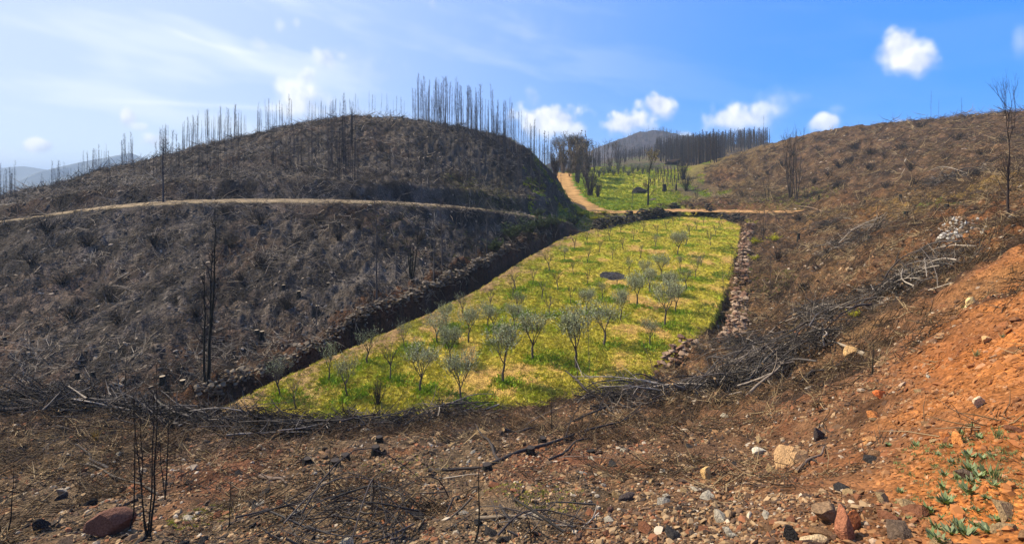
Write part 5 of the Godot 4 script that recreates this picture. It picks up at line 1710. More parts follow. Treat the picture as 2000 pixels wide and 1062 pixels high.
# ---------------------------------------------------------------- the scene
func _ready() -> void:
	rng.seed = 4711
	var cam := Camera3D.new()
	cam.name = "camera"
	add_child(cam)
	cam.set_frustum(0.0531, Vector2(0, -0.00955), 0.05, 12000.0)
	cam.current = true
	var env := Environment.new()
	env.background_mode = Environment.BG_SKY
	env.sky = Sky.new()
	env.sky.sky_material = build_sky()
	env.background_energy_multiplier = 1.0
	env.tonemap_mode = Environment.TONE_MAPPER_LINEAR
	env.tonemap_exposure = 1.75
	env.fog_enabled = true
	env.fog_density = 0.0005
	env.fog_light_color = Color(0.82, 0.91, 1.0)
	env.sdfgi_enabled = true
	env.ssao_enabled = true
	env.ssil_enabled = true
	var we := WorldEnvironment.new()
	we.name = "air"
	we.environment = env
	add_child(we)
	var sun := DirectionalLight3D.new()
	sun.name = "sun"
	sun.light_energy = 1.6
	sun.light_color = Color(1.0, 0.95, 0.86)
	sun.light_angular_distance = 0.5
	sun.shadow_enabled = true
	add_child(sun)
	var to_sun := Vector3(cos(SUN_EL) * sin(SUN_AZ), sin(SUN_EL), -cos(SUN_EL) * cos(SUN_AZ))
	sun.look_at_from_position(to_sun * 100.0, Vector3.ZERO)

	rough_noise.seed = 3
	rough_noise.frequency = 0.16
	rough_noise.fractal_octaves = 5
	fine_noise.seed = 8
	fine_noise.frequency = 1.1
	fine_noise.fractal_octaves = 3
	patch_noise.seed = 12
	patch_noise.frequency = 0.22
	patch_noise.fractal_octaves = 4
	build_materials()
	solve_spline()
	build_ground()
	ribbon("dirt_track", HILL_TRACK, 0.68, mats.track, "narrow pale dirt track cut across the charred hill", 0.11, Color(0.32, 0.24, 0.15))
	ribbon("dirt_road", VALLEY_ROAD, 2.0, mats.track, "orange dirt road with wheel ruts curving up past the hill", 0.0, Color(0.50, 0.285, 0.105))
	ribbon("dirt_path", TERRACE_PATH, 0.95, mats.track, "orange dirt path along the top of the olive field", 0.1, Color(0.50, 0.28, 0.12))
	build_mountains()
	build_walls()
	build_olives()
	build_burnt_trees()
	build_valley()
	build_brush()
	build_rocks()
	build_plants()
	build_litter()
	print("objects ", get_child_count())


func build_materials() -> void:
	var grey := func(x): return Color(x, x, x)
	var chips := noise_picture(FastNoiseLite.TYPE_CELLULAR, 0.045, 1, 4, ramp_of([[0.0, grey.call(0.45)], [0.35, grey.call(0.66)], [0.7, grey.call(0.82)], [1.0, grey.call(1.0)]]), 1024, FastNoiseLite.RETURN_CELL_VALUE)
	var lumps := noise_picture(FastNoiseLite.TYPE_CELLULAR, 0.045, 1, 4, null, 1024, FastNoiseLite.RETURN_DISTANCE)
	var char_pic := noise_picture(FastNoiseLite.TYPE_SIMPLEX, 0.016, 6, 9, ramp_of([[0.0, grey.call(0.38)], [0.42, grey.call(0.60)], [0.62, grey.call(0.84)], [0.85, Color(1.0, 0.98, 0.94)]]))
	var rough_pic := noise_picture(FastNoiseLite.TYPE_SIMPLEX, 0.02, 6, 30, null)
	var soft := noise_picture(FastNoiseLite.TYPE_SIMPLEX, 0.012, 5, 17, ramp_of([[0.2, grey.call(0.70)], [0.8, grey.call(1.0)]]))
	mats["earth0"] = earth(chips, 1.0, lumps, -2.2, soft, 0.21)
	mats["earth1"] = earth(char_pic, 0.42, rough_pic, 9.0, soft, 0.13)
	mats["earth2"] = earth(char_pic, 0.8, rough_pic, 3.0, soft, 0.17)
	mats["earth3"] = earth(char_pic, 0.5, rough_pic, 8.0, soft, 0.11)
	mats["earth4"] = earth(char_pic, 0.3, rough_pic, 6.0, soft, 0.07)
	mats["earth5"] = earth(char_pic, 0.06, rough_pic, 30.0, soft, 0.013)
	mats.track = earth(soft, 0.8, rough_pic, 2.0)
	mats.charred = paint(0.85)
	mats.stone = earth(soft, 2.6, rough_pic, 1.2)
	mats.plain = paint(0.95)
	mats.wood = paint(0.8)
	mats.leaf = paint(0.7, Color.WHITE, Color(0.35, 0.4, 0.2))
	mats.grass = paint(0.8, Color.WHITE, Color(0.5, 0.55, 0.15))


func shaded(c: Color, k: float) -> Color:
	return Color(c.r * k, c.g * k, c.b * k, 1.0)


func build_mountains() -> void:
	var rows := [["mountain", -1500.0, [[-90, -19], [-40, -2], [0, 7], [22, 14], [45, 16], [70, 6], [110, -3], [150, -12], [185, -19], [250, -37]], "hazy blue mountain on the left horizon with a rounded top"],
		["mountain", -1350.0, [[130, -30], [170, -6], [195, 14], [212, 32], [222, 35], [240, 39], [252, 41], [262, 35], [275, 26], [300, 10], [350, -20]], "hazy blue peak just behind the left slope"]]
	for row in rows:
		var z: float = row[1]
		var b := Builder.new()
		var line := PackedVector2Array()
		for p in row[2]:
			line.append(Vector2((p[0] - 1000) * -z / 1000.0, p[1] * -z / 1000.0))
		var n := 90
		for i in n + 1:
			var x := lerpf(line[0].x, line[line.size() - 1].x, float(i) / n)
			var y := -40.0
			for k in line.size() - 1:
				if x >= line[k].x and x <= line[k + 1].x:
					y = lerpf(line[k].y, line[k + 1].y, (x - line[k].x) / (line[k + 1].x - line[k].x))
			y += 2.2 * rough_noise.get_noise_2d(x * 0.25, z) + 1.2 * rough_noise.get_noise_2d(x * 0.9, z)
			for s in 9:
				var t := s / 8.0
				var fold := 1.0 + 0.9 * rough_noise.get_noise_2d(x * 0.06, s * 4.0)
				b.v.append(Vector3(x, lerpf(y, -60.0, pow(absf(t - 0.5) * 2.0, 1.0 + 0.3 * fold)) if s != 4 else y, z + (t - 0.5) * -700.0 * fold))
				b.n.append(Vector3.UP)
				b.c.append(Color(0.06, 0.07, 0.06))
		for i in n:
			for s in 8:
				b.quad(i * 9 + s, i * 9 + 9 + s, i * 9 + 10 + s, i * 9 + s + 1)
		for i in range(n + 1):
			for s in range(0, 9):
				var a := b.v[mini(i + 1, n) * 9 + s] - b.v[maxi(i - 1, 0) * 9 + s]
				var d := b.v[i * 9 + mini(s + 1, 8)] - b.v[i * 9 + maxi(s - 1, 0)]
				b.n[i * 9 + s] = a.cross(d).normalized()
		single("mountain", b.mesh(mats.plain), Vector3.ZERO, row[3], "", "", "structure")


# ---------------------------------------------------------------- dry stone walls
func wall(called: String, line: PackedVector2Array, height_: float, thick: float, size: float, most: int, label: String, tones: Array, ruin := 0.25, retain := 0.0) -> void:
	var start := line[0]
	var w := thing(called, on(start), label, "dry stone wall", "dry stone walls")
	var meshes := []
	for k in 5:
		meshes.append(rock_mesh(100 + k, false, 0.62, mats.stone))
	var spots := []
	var run := 0.0
	for i in line.size() - 1:
		var a := line[i]
		var b := line[i + 1]
		var len := a.distance_to(b)
		var t := 0.0
		while t < len:
			var p := a.lerp(b, t / len)
			var up := height_ * (0.75 + ruin * 2.2 * patch_noise.get_noise_2d(p.x * 2.0, p.y * 2.0))
			var y := gy(p.x, p.y) - 0.05
			var top := y + up
			if retain > 0.0:       # holds back the higher ground to its left
				var d := (b - a) / len
				top = gy(p.x + d.y * 0.45, p.y - d.x * 0.45) + up * 0.35
				y = maxf(y, top - retain)
			while y < top:
				spots.append([p, y, (b - a) / len])
				y += size * rnd(0.55, 0.75)
			t += size * rnd(1.15, 1.6)
	var shown := spots.size()
	var rest := []
	var rest_cols := PackedColorArray()
	var base: Vector3 = w.position
	for q in spots:
		for side in [0.0, 1.0] if retain > 0.0 else [0.0, 0.5, 1.0]:
			var across: Vector2 = Vector2(-q[2].y, q[2].x) * (thick * (side - 0.5) + rnd(-0.06, 0.06) * (1.0 + 2.5 * ruin))
			var p: Vector2 = q[0] + across
			var at := Vector3(p.x, q[1] + size * 0.3, p.y)
			var bs := Basis(Vector3.UP, atan2(q[2].x, q[2].y) + rnd(-0.5, 0.5)) * Basis(Vector3(rnd(-1, 1), 0, rnd(-1, 1)).normalized(), rnd(-0.35, 0.35) * (1.0 + 2.0 * ruin))
			var tr := Transform3D(bs.scaled_local(Vector3(0.62, 0.6, 0.8) * size * rnd(0.65, 1.15)), at - base)
			rest.append([tr, tones[rng.randi() % tones.size()], at.length()])
	rest.sort_custom(func(a, b): return a[2] < b[2])
	var shades := {}
	var left := []
	for i in rest.size():
		var tr: Transform3D = rest[i][0]
		if i < most:
			var key := "%d_%s" % [i % 5, rest[i][1]]
			if not shades.has(key):
				var m: ArrayMesh = meshes[i % 5].duplicate()
				var mm: StandardMaterial3D = mats.stone.duplicate()
				mm.albedo_color = (rest[i][1] as Color).linear_to_srgb()
				m.surface_set_material(0, mm)
				shades[key] = m
			var o := part("stone", shades[key], w)
			o.transform = tr
		else:
			left.append(tr)
			rest_cols.append(rest[i][1])
	if left.size():
		mass("small_stones", meshes[1], left, rest_cols, "", "", w)


func build_walls() -> void:
	var warm := [Color(0.36, 0.24, 0.16), Color(0.48, 0.34, 0.23), Color(0.25, 0.14, 0.09)]
	var pale := [Color(0.22, 0.175, 0.125), Color(0.13, 0.10, 0.075), Color(0.30, 0.24, 0.17)]
	var dark := [Color(0.06, 0.05, 0.04), Color(0.09, 0.075, 0.055), Color(0.045, 0.04, 0.035)]
	wall("stone_wall", BANK_WALL, 0.5, 0.16, 0.15, 300, "long low dry stone wall on the bank between charred hill and olive field", pale, 0.35, 0.62)
	wall("stone_wall", SIDE_WALL, 0.62, 0.42, 0.21, 300, "tumbled reddish dry stone wall running along the right edge of the olive field", warm, 0.5)
	wall("stone_wall", PATH_WALL_A, 1.15, 0.6, 0.42, 160, "dark mossy stone wall below the path, left of its gap", dark, 0.35)
	wall("stone_wall", PATH_WALL_B, 0.8, 0.6, 0.38, 160, "dark broken stone wall below the path, right of its gap", dark, 0.5)
	wall("stone_wall", LOW_WALL, 0.42, 0.5, 0.22, 120, "short collapsed wall remnant at the near right corner of the olive field", warm, 0.6)


# ---------------------------------------------------------------- olives
func olive_meshes(leafy: float, m_trunk: Material, m_leaf: Material) -> Array:     # height about 1
	var t := Builder.new()
	var b := Builder.new()
	var bark := Color(0.085, 0.07, 0.055)
	var lean := Vector3(rnd(-0.09, 0.09), 0.36, rnd(-0.09, 0.09))
	t.tube(wavy(Vector3(0, -0.04, 0), lean, 4, 0.012), taper(5, 0.025, 0.018), 6, bark)
	var tips := []
	var limbs := 3 + rng.randi() % 3
	var turn := rnd(0, TAU)
	for i in limbs:
		var a := turn + TAU * i / limbs + rnd(-0.4, 0.4)
		var d := Vector3(cos(a) * 0.5, rnd(0.7, 1.5), sin(a) * 0.5).normalized()
		fork(t, lean * rnd(0.85, 1.0), d, rnd(0.22, 0.32), 0.013, 2, 0.25, 0.5, bark, tips)
	var n := int(leafy * 4000)
	if n > 0:
		var sprays := []
		for q in tips:
			for k in int(2 + leafy * 4.5):
				sprays.append([q[0] + Vector3(rnd(-1, 1), rnd(-0.9, 0.8), rnd(-1, 1)) * 0.13, (q[1] * 0.6 + Vector3(rnd(-1, 1), rnd(0.1, 1.2), rnd(-1, 1)) * 0.8).normalized()])
		for q in sprays:
			var len := rnd(0.10, 0.27)
			b.tube(PackedVector3Array([q[0], q[0] + q[1] * len]), PackedFloat64Array([0.0035, 0.0015]), 3, bark)
			var tone := rnd(0.65, 1.25)
			for k in int(n / float(sprays.size())) + 1:
				var s := rng.randf()
				var d: Vector3 = (q[1] + Vector3(rnd(-1, 1), rnd(-1, 1), rnd(-1, 1)) * 0.9).normalized()
				var silver := Color(0.60, 0.60, 0.38).lerp(Color(0.36, 0.40, 0.19), rng.randf())
				b.leaf(q[0] + q[1] * len * s, d, d.cross(Vector3(rnd(-1, 1), rnd(-1, 1), rnd(-1, 1))).normalized(), rnd(0.020, 0.034), rnd(0.0035, 0.0065), shaded(silver, tone * rnd(0.8, 1.2)))
	var high := 0.1
	for q in t.v:
		high = maxf(high, q.y)
	for q in b.v:
		high = maxf(high, q.y * 0.96)
	for w in [t, b]:
		for i in w.v.size():
			w.v[i] = w.v[i] / high
	return [t.mesh(m_trunk), b.mesh(m_leaf) if b.v.size() else null]


func build_olives() -> void:
	var kinds := {"L": [], "S": [], "B": []}
	for k in 8:
		kinds.L.append(olive_meshes(rnd(0.55, 1.0), mats.wood, mats.leaf))
		kinds.S.append(olive_meshes(rnd(0.16, 0.32), mats.wood, mats.leaf))
	for k in 4:
		kinds.B.append(olive_meshes(0.0, mats.wood, mats.leaf))
	var looks := {"L": "leafy grey-green olive tree", "S": "young olive tree with few leaves", "B": "bare olive sapling without leaves"}
	var items := []
	for row in OLIVES:
		var p: Vector2 = row[0]
		var kind: String = row[2]
		var set_: Array = kinds[kind][rng.randi() % kinds[kind].size()]
		var o := thing("olive_tree", on(p), "", "olive tree")
		var s: float = row[1]
		var trunk := part("trunk", set_[0], o)
		if set_[1]:
			part("crown", set_[1], o)
		var wide := s * (rnd(0.85, 1.15) if kind != "L" else rnd(1.0, 1.35))
		o.rotation.y = rnd(0, TAU)
		o.scale = Vector3(wide, s, wide)
		items.append([o, looks[kind], "olive tree", "olive trees planted over the terraced field"])
	rank_labels(items, MARKS)


# ---------------------------------------------------------------- burnt trees
func place_pine(set_: Array, p: Vector2, h: float, label: String, group: String, lean := 0.045) -> Node3D:
	var o := thing("burnt_pine", on(p), label, "burnt tree", group)
	part("trunk", set_[0], o)
	part("crown", set_[1], o)
	o.rotation = Vector3(rnd(-lean, lean), rnd(0, TAU), rnd(-lean, lean))
	o.scale = Vector3(h, h, h) * Vector3(rnd(0.85, 1.2), 1.0, rnd(0.85, 1.2))
	return o


func pine_look(f: float, s: int) -> String:
	return ("tall " if f > 0.95 else "short " if f < 0.76 else "medium-high ") + ("twiggy " if s < 5 else "almost twigless ")


func sapling(called: String, p: Vector2, h: float, stems: int, spread: float, r: float, label: String, category: String, sprigs := 7, group := "") -> void:      # a clump of charred stems from one stool
	var o := thing(called, on(p), label, category, group)
	for s in stems:
		var b := Builder.new()
		var a := TAU * s / maxi(stems, 1) + rnd(-0.6, 0.6)
		var k := h * (1.0 if s == 0 else rnd(0.6, 0.95))
		var out := Vector3(cos(a), 0, sin(a)) * spread * h * (rnd(0.5, 1.0) if stems > 1 else 0.3)
		var line := PackedVector3Array()
		var wob := Vector3.ZERO
		for i in 9:
			var t := i / 8.0
			wob += Vector3(rnd(-1, 1), 0, rnd(-1, 1)) * h * 0.008
			line.append(out * pow(t, 0.7) + Vector3(0, k * t - 0.05 * h * (1.0 if i == 0 else 0.0), 0) + wob + out.normalized() * 0.03 * (1.0 if i > 0 else 0.0))
		b.tube(line, taper(9, r * (1.0 if s == 0 else 0.75), r * 0.2), 6, Color(0.022, 0.02, 0.019))
		for i in sprigs:
			var t := rnd(0.3, 0.97)
			var at := line[int(t * 8)].lerp(line[mini(int(t * 8) + 1, 8)], t * 8 - int(t * 8))
			var d := Vector3(rnd(-1, 1), rnd(0.5, 1.9), rnd(-1, 1)).normalized()
			var len := k * rnd(0.05, 0.16) * (1.3 - t * 0.6)
			b.tube(PackedVector3Array([at, at + d * len * 0.5, at + (d + Vector3.UP * 0.3).normalized() * len]), PackedFloat64Array([r * 0.3, r * 0.22, r * 0.08]), 3, Color(0.028, 0.025, 0.024))
		part("stem", b.mesh(mats.charred), o)


func inside(poly: PackedVector2Array) -> Vector2:
	var lo := poly[0]
	var hi := poly[0]
	for q in poly:
		lo = lo.min(q)
		hi = hi.max(q)
	for i in 200:
		var p := Vector2(rnd(lo.x, hi.x), rnd(lo.y, hi.y))
		if Geometry2D.is_point_in_polygon(p, poly):
			return p
	return poly[0]


func build_burnt_trees() -> void:
	var sets := []
	for k in 8:
		var dark := paint(0.9, Color(0.27, 0.26, 0.265) if k % 2 else Color(0.32, 0.295, 0.285))
		sets.append(pine_meshes(rnd(0.0045, 0.0068), 0.0 if k < 5 else 0.45, dark))
	for row in CREST_PINES:       # along the skyline of the left hill
		var n: int = row[2]
		for i in n:
			var t := rng.randf()
			var line: Array = row[0]
			var k := t * (line.size() - 1)
			var p: Vector2 = line[int(k)].lerp(line[mini(int(k) + 1, line.size() - 1)], k - int(k))
			p *= rnd(0.965, 1.03)
			var f := rnd(0.6, 1.12)
			var s := rng.randi() % 8
			place_pine(sets[s], p, row[1] * f, pine_look(f, s) + row[3], row[4])
	for row in SLOPE_PINES:       # scattered over its slopes
		var poly := PackedVector2Array(row[0])
		for i in row[2]:
			var f := rnd(0.6, 1.1)
			var s := rng.randi() % 8
			place_pine(sets[s], inside(poly), row[1] * f, pine_look(f, s) + row[3], row[4])
	for row in POLES:
		var p: Vector2 = row[0]
		var lean: float = row[2]
		var o := place_pine(sets[row[3]], p, row[1], row[4], "")
		o.rotation.z = lean
		var fat: float = row[5]
		o.scale.x *= fat
		o.scale.z *= fat
	for row in SAPLINGS:
		sapling("burnt_sapling", row[0], row[1], row[2], row[3], row[4], row[5], "burnt sapling", row[6])
	# far forest, too many to count
	var where := []
	var cols := PackedColorArray()
	var both := Builder.new()
	for i in 26:
		var y := pow(rng.randf(), 0.8) * 0.7 + 0.28
		var a := rnd(0, TAU)
		var d := Vector3(cos(a), rnd(0.5, 1.4), sin(a)).normalized() * rnd(0.06, 0.15) * (1.2 - y)
		both.tube(PackedVector3Array([Vector3(0, y, 0), Vector3(0, y, 0) + d]), PackedFloat64Array([0.006, 0.003]), 3, Color(1, 1, 1))
	both.tube(PackedVector3Array([Vector3(0, -0.05, 0), Vector3(0, 1, 0)]), PackedFloat64Array([0.014, 0.004]), 4, Color(1, 1, 1))
	var forest := both.mesh(mats.plain)
	for row in FOREST:
		var poly := PackedVector2Array(row[0])
		for i in row[1]:
			var p := inside(poly)
			var h: float = row[2] * rnd(0.6, 1.1)
			where.append(Transform3D(Basis(Vector3.UP, rnd(0, TAU)).scaled(Vector3(h * row[3], h, h * row[3])), on(p)))
			cols.append(shaded(Color(0.035, 0.029, 0.027).lerp(Color(0.075, 0.05, 0.03), pow(rng.randf(), 2.0)), 1.0))
	mass("burnt_forest", forest, where, cols, "dark burnt forest covering the far ridge and hill", "")
	# more thin burnt pines on the left hill than one could pick apart
	where = []
	cols = PackedColorArray()
	for row in SLOPE_PINES:
		var poly := PackedVector2Array(row[0])
		for i in int(row[2] * 2.6):
			var h: float = row[1] * rnd(0.45, 0.95)
			where.append(Transform3D(Basis(Vector3.UP, rnd(0, TAU)).scaled(Vector3(h * 0.45, h, h * 0.45)), on(inside(poly))))
			cols.append(shaded(Color(0.03, 0.027, 0.027), rnd(0.7, 1.6)))
	for row in CREST_PINES:
		for i in int(row[2] * 2.3):
			var k: float = rng.randf() * (row[0].size() - 1)
			var p: Vector2 = row[0][int(k)].lerp(row[0][mini(int(k) + 1, row[0].size() - 1)], k - int(k)) * rnd(0.98, 1.05)
			var h: float = row[1] * rnd(0.35, 0.9)
			where.append(Transform3D(Basis(Vector3.UP, rnd(0, TAU)).scaled(Vector3(h * 0.4, h, h * 0.4)), on(p)))
			cols.append(shaded(Color(0.075, 0.07, 0.07), rnd(0.7, 1.6)))
	mass("burnt_thicket", forest, where, cols, "thin burnt pine stems between the larger ones on the left hill", "")


func tree(called: String, p: Vector2, h: float, trunks: int, depth: int, spread: float, col: Color, leaves: int, leaf_col: Color, label: String, category := "bare tree", straight := 0.0, r := 0.016) -> void:
	var o := thing(called, on(p), label, category)
	var tips := []
	var c := Builder.new()
	for s in trunks:
		var b := Builder.new()
		var a := TAU * s / trunks + rnd(-0.5, 0.5)
		var out := Vector3(cos(a), 0, sin(a)) * (0.02 if trunks > 1 else 0.0)
		var split := lerpf(0.33, 0.6, straight) * rnd(0.85, 1.1)
		var dir := (Vector3.UP + out * rnd(3.0, 8.0) + Vector3(rnd(-0.05, 0.05), 0, rnd(-0.05, 0.05))).normalized()
		var line := wavy(out * 0.6 - Vector3.UP * 0.02, out + dir * split, 5, 0.006)
		b.tube(line, taper(6, r, r * 0.62), 7, col)
		part("trunk", b.mesh(mats.charred), o)
		fork(c, line[5], dir, (1.0 - split) * 0.42, r * 0.6, depth, 0.35, spread, col, tips)
		for k in (4 if straight < 0.3 else 14 if trunks == 1 else 6):
			var at := line[2 + k % 4].lerp(line[3 + k % 3], rng.randf())
			fork(c, at, Vector3(rnd(-1, 1), rnd(0.7, 1.6) + straight, rnd(-1, 1)).normalized(), rnd(0.07, 0.13), r * 0.3, 2, 0.4, spread, col, tips)
	var crown := part("crown", c.mesh(mats.charred), o)
	var high := 0.1
	for q in c.v:
		high = maxf(high, q.y)
	if leaves > 0:
		var l := Builder.new()
		for i in leaves:
			var q: Array = tips[rng.randi() % tips.size()]
			var d := Vector3(rnd(-1, 1), rnd(-1, 0.4), rnd(-1, 1)).normalized()
			l.leaf(q[0] + Vector3(rnd(-1, 1), rnd(-1, 1), rnd(-1, 1)) * (0.022 if leaves < 2000 else 0.06), d, d.cross(Vector3(rnd(-1, 1), rnd(-1, 1), rnd(-1, 1))).normalized(), 0.024, 0.009, shaded(leaf_col, rnd(0.6, 1.3)))
		part("leaves", l.mesh(mats.leaf), crown)
	o.scale = Vector3.ONE * h / high
	o.rotation.y = rnd(0, TAU)


# ---------------------------------------------------------------- valley behind the terrace
func bush_mesh(stems: int, leaves: int, bark: Color, green: Color, m_leaf: Material) -> Array:
	var b := Builder.new()
	var l := Builder.new()
	for i in stems:
		var a := rnd(0, TAU)
		var d := Vector3(cos(a) * rnd(0.1, 0.75), 1.0, sin(a) * rnd(0.1, 0.75)).normalized()
		var len := rnd(0.55, 1.0)
		var line := wavy(Vector3(rnd(-0.08, 0.08), -0.04, rnd(-0.08, 0.08)), d * len, 3, 0.03)
		b.tube(line, taper(4, 0.012, 0.004), 3, shaded(bark, rnd(0.7, 1.3)))
		for k in 5:
			var t := rnd(0.35, 1.0)
			var at := line[int(t * 3)].lerp(line[mini(int(t * 3) + 1, 3)], t * 3 - int(t * 3))
			var e := (d + Vector3(rnd(-1, 1), rnd(-0.2, 0.8), rnd(-1, 1)) * 0.6).normalized() * rnd(0.1, 0.25)
			b.tube(PackedVector3Array([at, at + e]), PackedFloat64Array([0.005, 0.002]), 3, shaded(bark, rnd(0.7, 1.3)))
			for j in int(leaves / float(stems * 5)):
				var ld := Vector3(rnd(-1, 1), rnd(-0.3, 1), rnd(-1, 1)).normalized()
				l.leaf(at + e * rnd(0.2, 1.1), ld, ld.cross(Vector3(rnd(-1, 1), rnd(-1, 1), rnd(-1, 1))).normalized(), rnd(0.04, 0.09), rnd(0.012, 0.025), shaded(green, rnd(0.6, 1.3)))
	return [b.mesh(mats.charred), l.mesh(m_leaf) if l.v.size() else null]


func bush(called: String, set_: Array, p: Vector2, w: float, h: float, label: String, group := "", category := "bush") -> Node3D:
	var o := thing(called, on(p), label, category, group)
	part("stems", set_[0], o)
	if set_[1]:
		part("foliage", set_[1], o)
	o.scale = Vector3(w, h, w)
	o.rotation.y = rnd(0, TAU)
	return o


func build_valley() -> void:
	for row in TREES:
		tree(row[0], row[1], row[2], row[3], row[4], row[5], row[6], row[7], row[8], row[9], row[10], row[11], row[12])
	var willow := bush_mesh(60, 0, Color(0.10, 0.075, 0.06), Color.WHITE, mats.leaf)
	var brown := bush_mesh(46, 1500, Color(0.12, 0.092, 0.072), Color(0.18, 0.135, 0.09), mats.leaf)
	for row in BROWN_TREES:
		bush("bare_tree", brown, row[0], row[1], row[2], row[3], "", "tree")
	bush("willow_bush", willow, WILLOW[0], 3.6, 5.2, "dense leafless grey bush beside the orange road")
	bush("willow_bush", willow, WILLOW[1], 1.8, 2.8, "smaller leafless grey bush just right of the dense one")
	var sage := bush_mesh(30, 900, Color(0.16, 0.15, 0.11), Color(0.16, 0.17, 0.10), mats.leaf)
	for p in SAGE:
		bush("sage_bush", sage, p, rnd(1.1, 2.0), rnd(1.3, 2.4), "pale grey-green shrub in the band behind the green field", "pale shrubs behind the green field")
	var thorn := bush_mesh(44, 0, Color(0.035, 0.03, 0.027), Color.WHITE, mats.leaf)
	for row in THORN:
		bush("burnt_bush", thorn, row[0], row[1], row[2], row[3])
	var clumps := []
	for p in CLUMPS:
		var o := bush("burnt_bush", thorn, p, rnd(0.8, 1.5) * (0.6 + 0.012 * p.length()), rnd(0.45, 0.85) * (0.6 + 0.012 * p.length()), "")
		clumps.append([o, "low dark burnt bush", "bush", "low burnt bushes on the slopes"])
	rank_labels(clumps, CLUMP_MARKS)
	var gold := bush_mesh(26, 1300, Color(0.12, 0.10, 0.03), Color(0.40, 0.37, 0.02), mats.grass)
	for row in GOLD:
		bush("yellow_bush", gold, row[0], row[1], row[2], row[3])
	var leafy := bush_mesh(40, 2600, Color(0.07, 0.06, 0.04), Color(0.055, 0.075, 0.03), mats.leaf)
	for row in DARK_BUSH:
		bush("dark_bush", leafy, row[0], row[1], row[2], row[3])
	# young vines on their stakes
	var b := Builder.new()
	b.tube(wavy(Vector3(0, -0.1, 0), Vector3(0, 1.25, 0), 3, 0.03), taper(4, 0.07, 0.05), 4, Color(0.06, 0.05, 0.04))
	for k in 3:
		b.tube(PackedVector3Array([Vector3(0, 0.9, 0), Vector3(rnd(-0.35, 0.35), rnd(1.1, 1.5), rnd(-0.35, 0.35))]), PackedFloat64Array([0.04, 0.02]), 3, Color(0.06, 0.05, 0.04))
	var vine := b.mesh(mats.charred)
	for i in VINES.size():
		var o := single("vine_plant", vine, on(VINES[i]), "small dark pruned vine in the rows on the green slope", "vine", "vines in rows on the green slope")
		o.rotation.y = rnd(0, TAU)
	for row in BIG_STUMPS:
		stump(row[0], row[1], row[2], Color(0.02, 0.018, 0.017), Color(0.05, 0.04, 0.035), row[3], "")
	for row in VALLEY_ROCKS:
		var o := single("rock", tinted(rock_mesh(row[3], true, 0.6, mats.stone), row[5]), on(row[0], row[2] * 0.25), row[4], "rock")
		o.scale = Vector3(row[1], row[2] * 1.5, row[1])


func tinted(m: ArrayMesh, c: Color) -> ArrayMesh:
	var mm: StandardMaterial3D = mats.stone.duplicate()
	mm.albedo_color = c.linear_to_srgb()
	m.surface_set_material(0, mm)
	return m


func stump(p: Vector2, r: float, h: float, bark: Color, cut: Color, label: String, group := "stumps of felled burnt trees") -> Node3D:
	var o := thing("tree_stump", on(p), label, "stump", group)
	var b := Builder.new()
	var line := PackedVector3Array([Vector3(0, -0.15, 0), Vector3(0, 0.04, 0), Vector3(rnd(-0.1, 0.1) * r, h * 0.5, 0), Vector3(rnd(-0.15, 0.15) * r, h, rnd(-0.15, 0.15) * r)])
	b.tube(line, PackedFloat64Array([r * 1.5, r * 1.25, r * 1.02, r * 0.96]), 9, bark)
	part("bark", b.mesh(mats.charred), o)
	var c := Builder.new()
	var k := 9
	var up := Vector3(rnd(-0.25, 0.25), 1, rnd(-0.25, 0.25)).normalized()
	for i in k:
		var a := TAU * i / k
		var z := TAU * (i + 1) / k
		var top := line[3] + Vector3.UP * 0.004
		c.flat(top + Vector3.UP * 0.05 * r, top + Vector3(cos(z), 0, sin(z)) * r * 0.97, top + Vector3(cos(a), 0, sin(a)) * r * 0.97, cut)
	part("cut_top", c.mesh(mats.wood), o)
	return o


# ---------------------------------------------------------------- brush heaps and fallen wood
func branch_mesh(len: float, r: float, shoots: int, col: Color, curl := 0.05, cap := true) -> ArrayMesh:     # along +x, from the thick end
	var b := Builder.new()
	var line := wavy(Vector3.ZERO, Vector3(len, rnd(-0.02, 0.05) * len, 0), 7, len * 0.012)
	var bow := Vector3(0, rnd(-0.3, 1.0), rnd(-1, 1)).normalized() * len * curl * rnd(0.3, 1.0)
	for i in 8:
		line[i] += bow * sin(PI * i / 7.0)
	b.tube(line, taper(8, r, r * 0.35), 6, col, cap, Color(0.34, 0.22, 0.11))
	for i in shoots:
		var t := rnd(0.2, 0.95)
		var at := line[int(t * 7)].lerp(line[mini(int(t * 7) + 1, 7)], t * 7 - int(t * 7))
		var d := Vector3(rnd(0.3, 1.2), rnd(-0.5, 1.0), rnd(-1, 1)).normalized()
		var sl := len * rnd(0.15, 0.42) * (1.15 - t * 0.5)
		var p := PackedVector3Array([at])
		var cv := Vector3(rnd(-0.5, 0.5), rnd(-0.2, 0.6), rnd(-0.5, 0.5))
		for k in 4:
			at += d * sl * 0.25
			d = (d + cv * 0.35).normalized()
			p.append(at)
		b.tube(p, taper(5, r * 0.45, r * 0.14), 4, shaded(col, rnd(0.7, 1.3)))
	return b.mesh(mats.wood)


func wood_colour(pale: float) -> Color:
	if rng.randf() < pale:
		return shaded(Color(0.30, 0.25, 0.20), rnd(0.6, 1.25))
	return shaded(Color(0.062, 0.053, 0.047), rnd(0.45, 1.5))


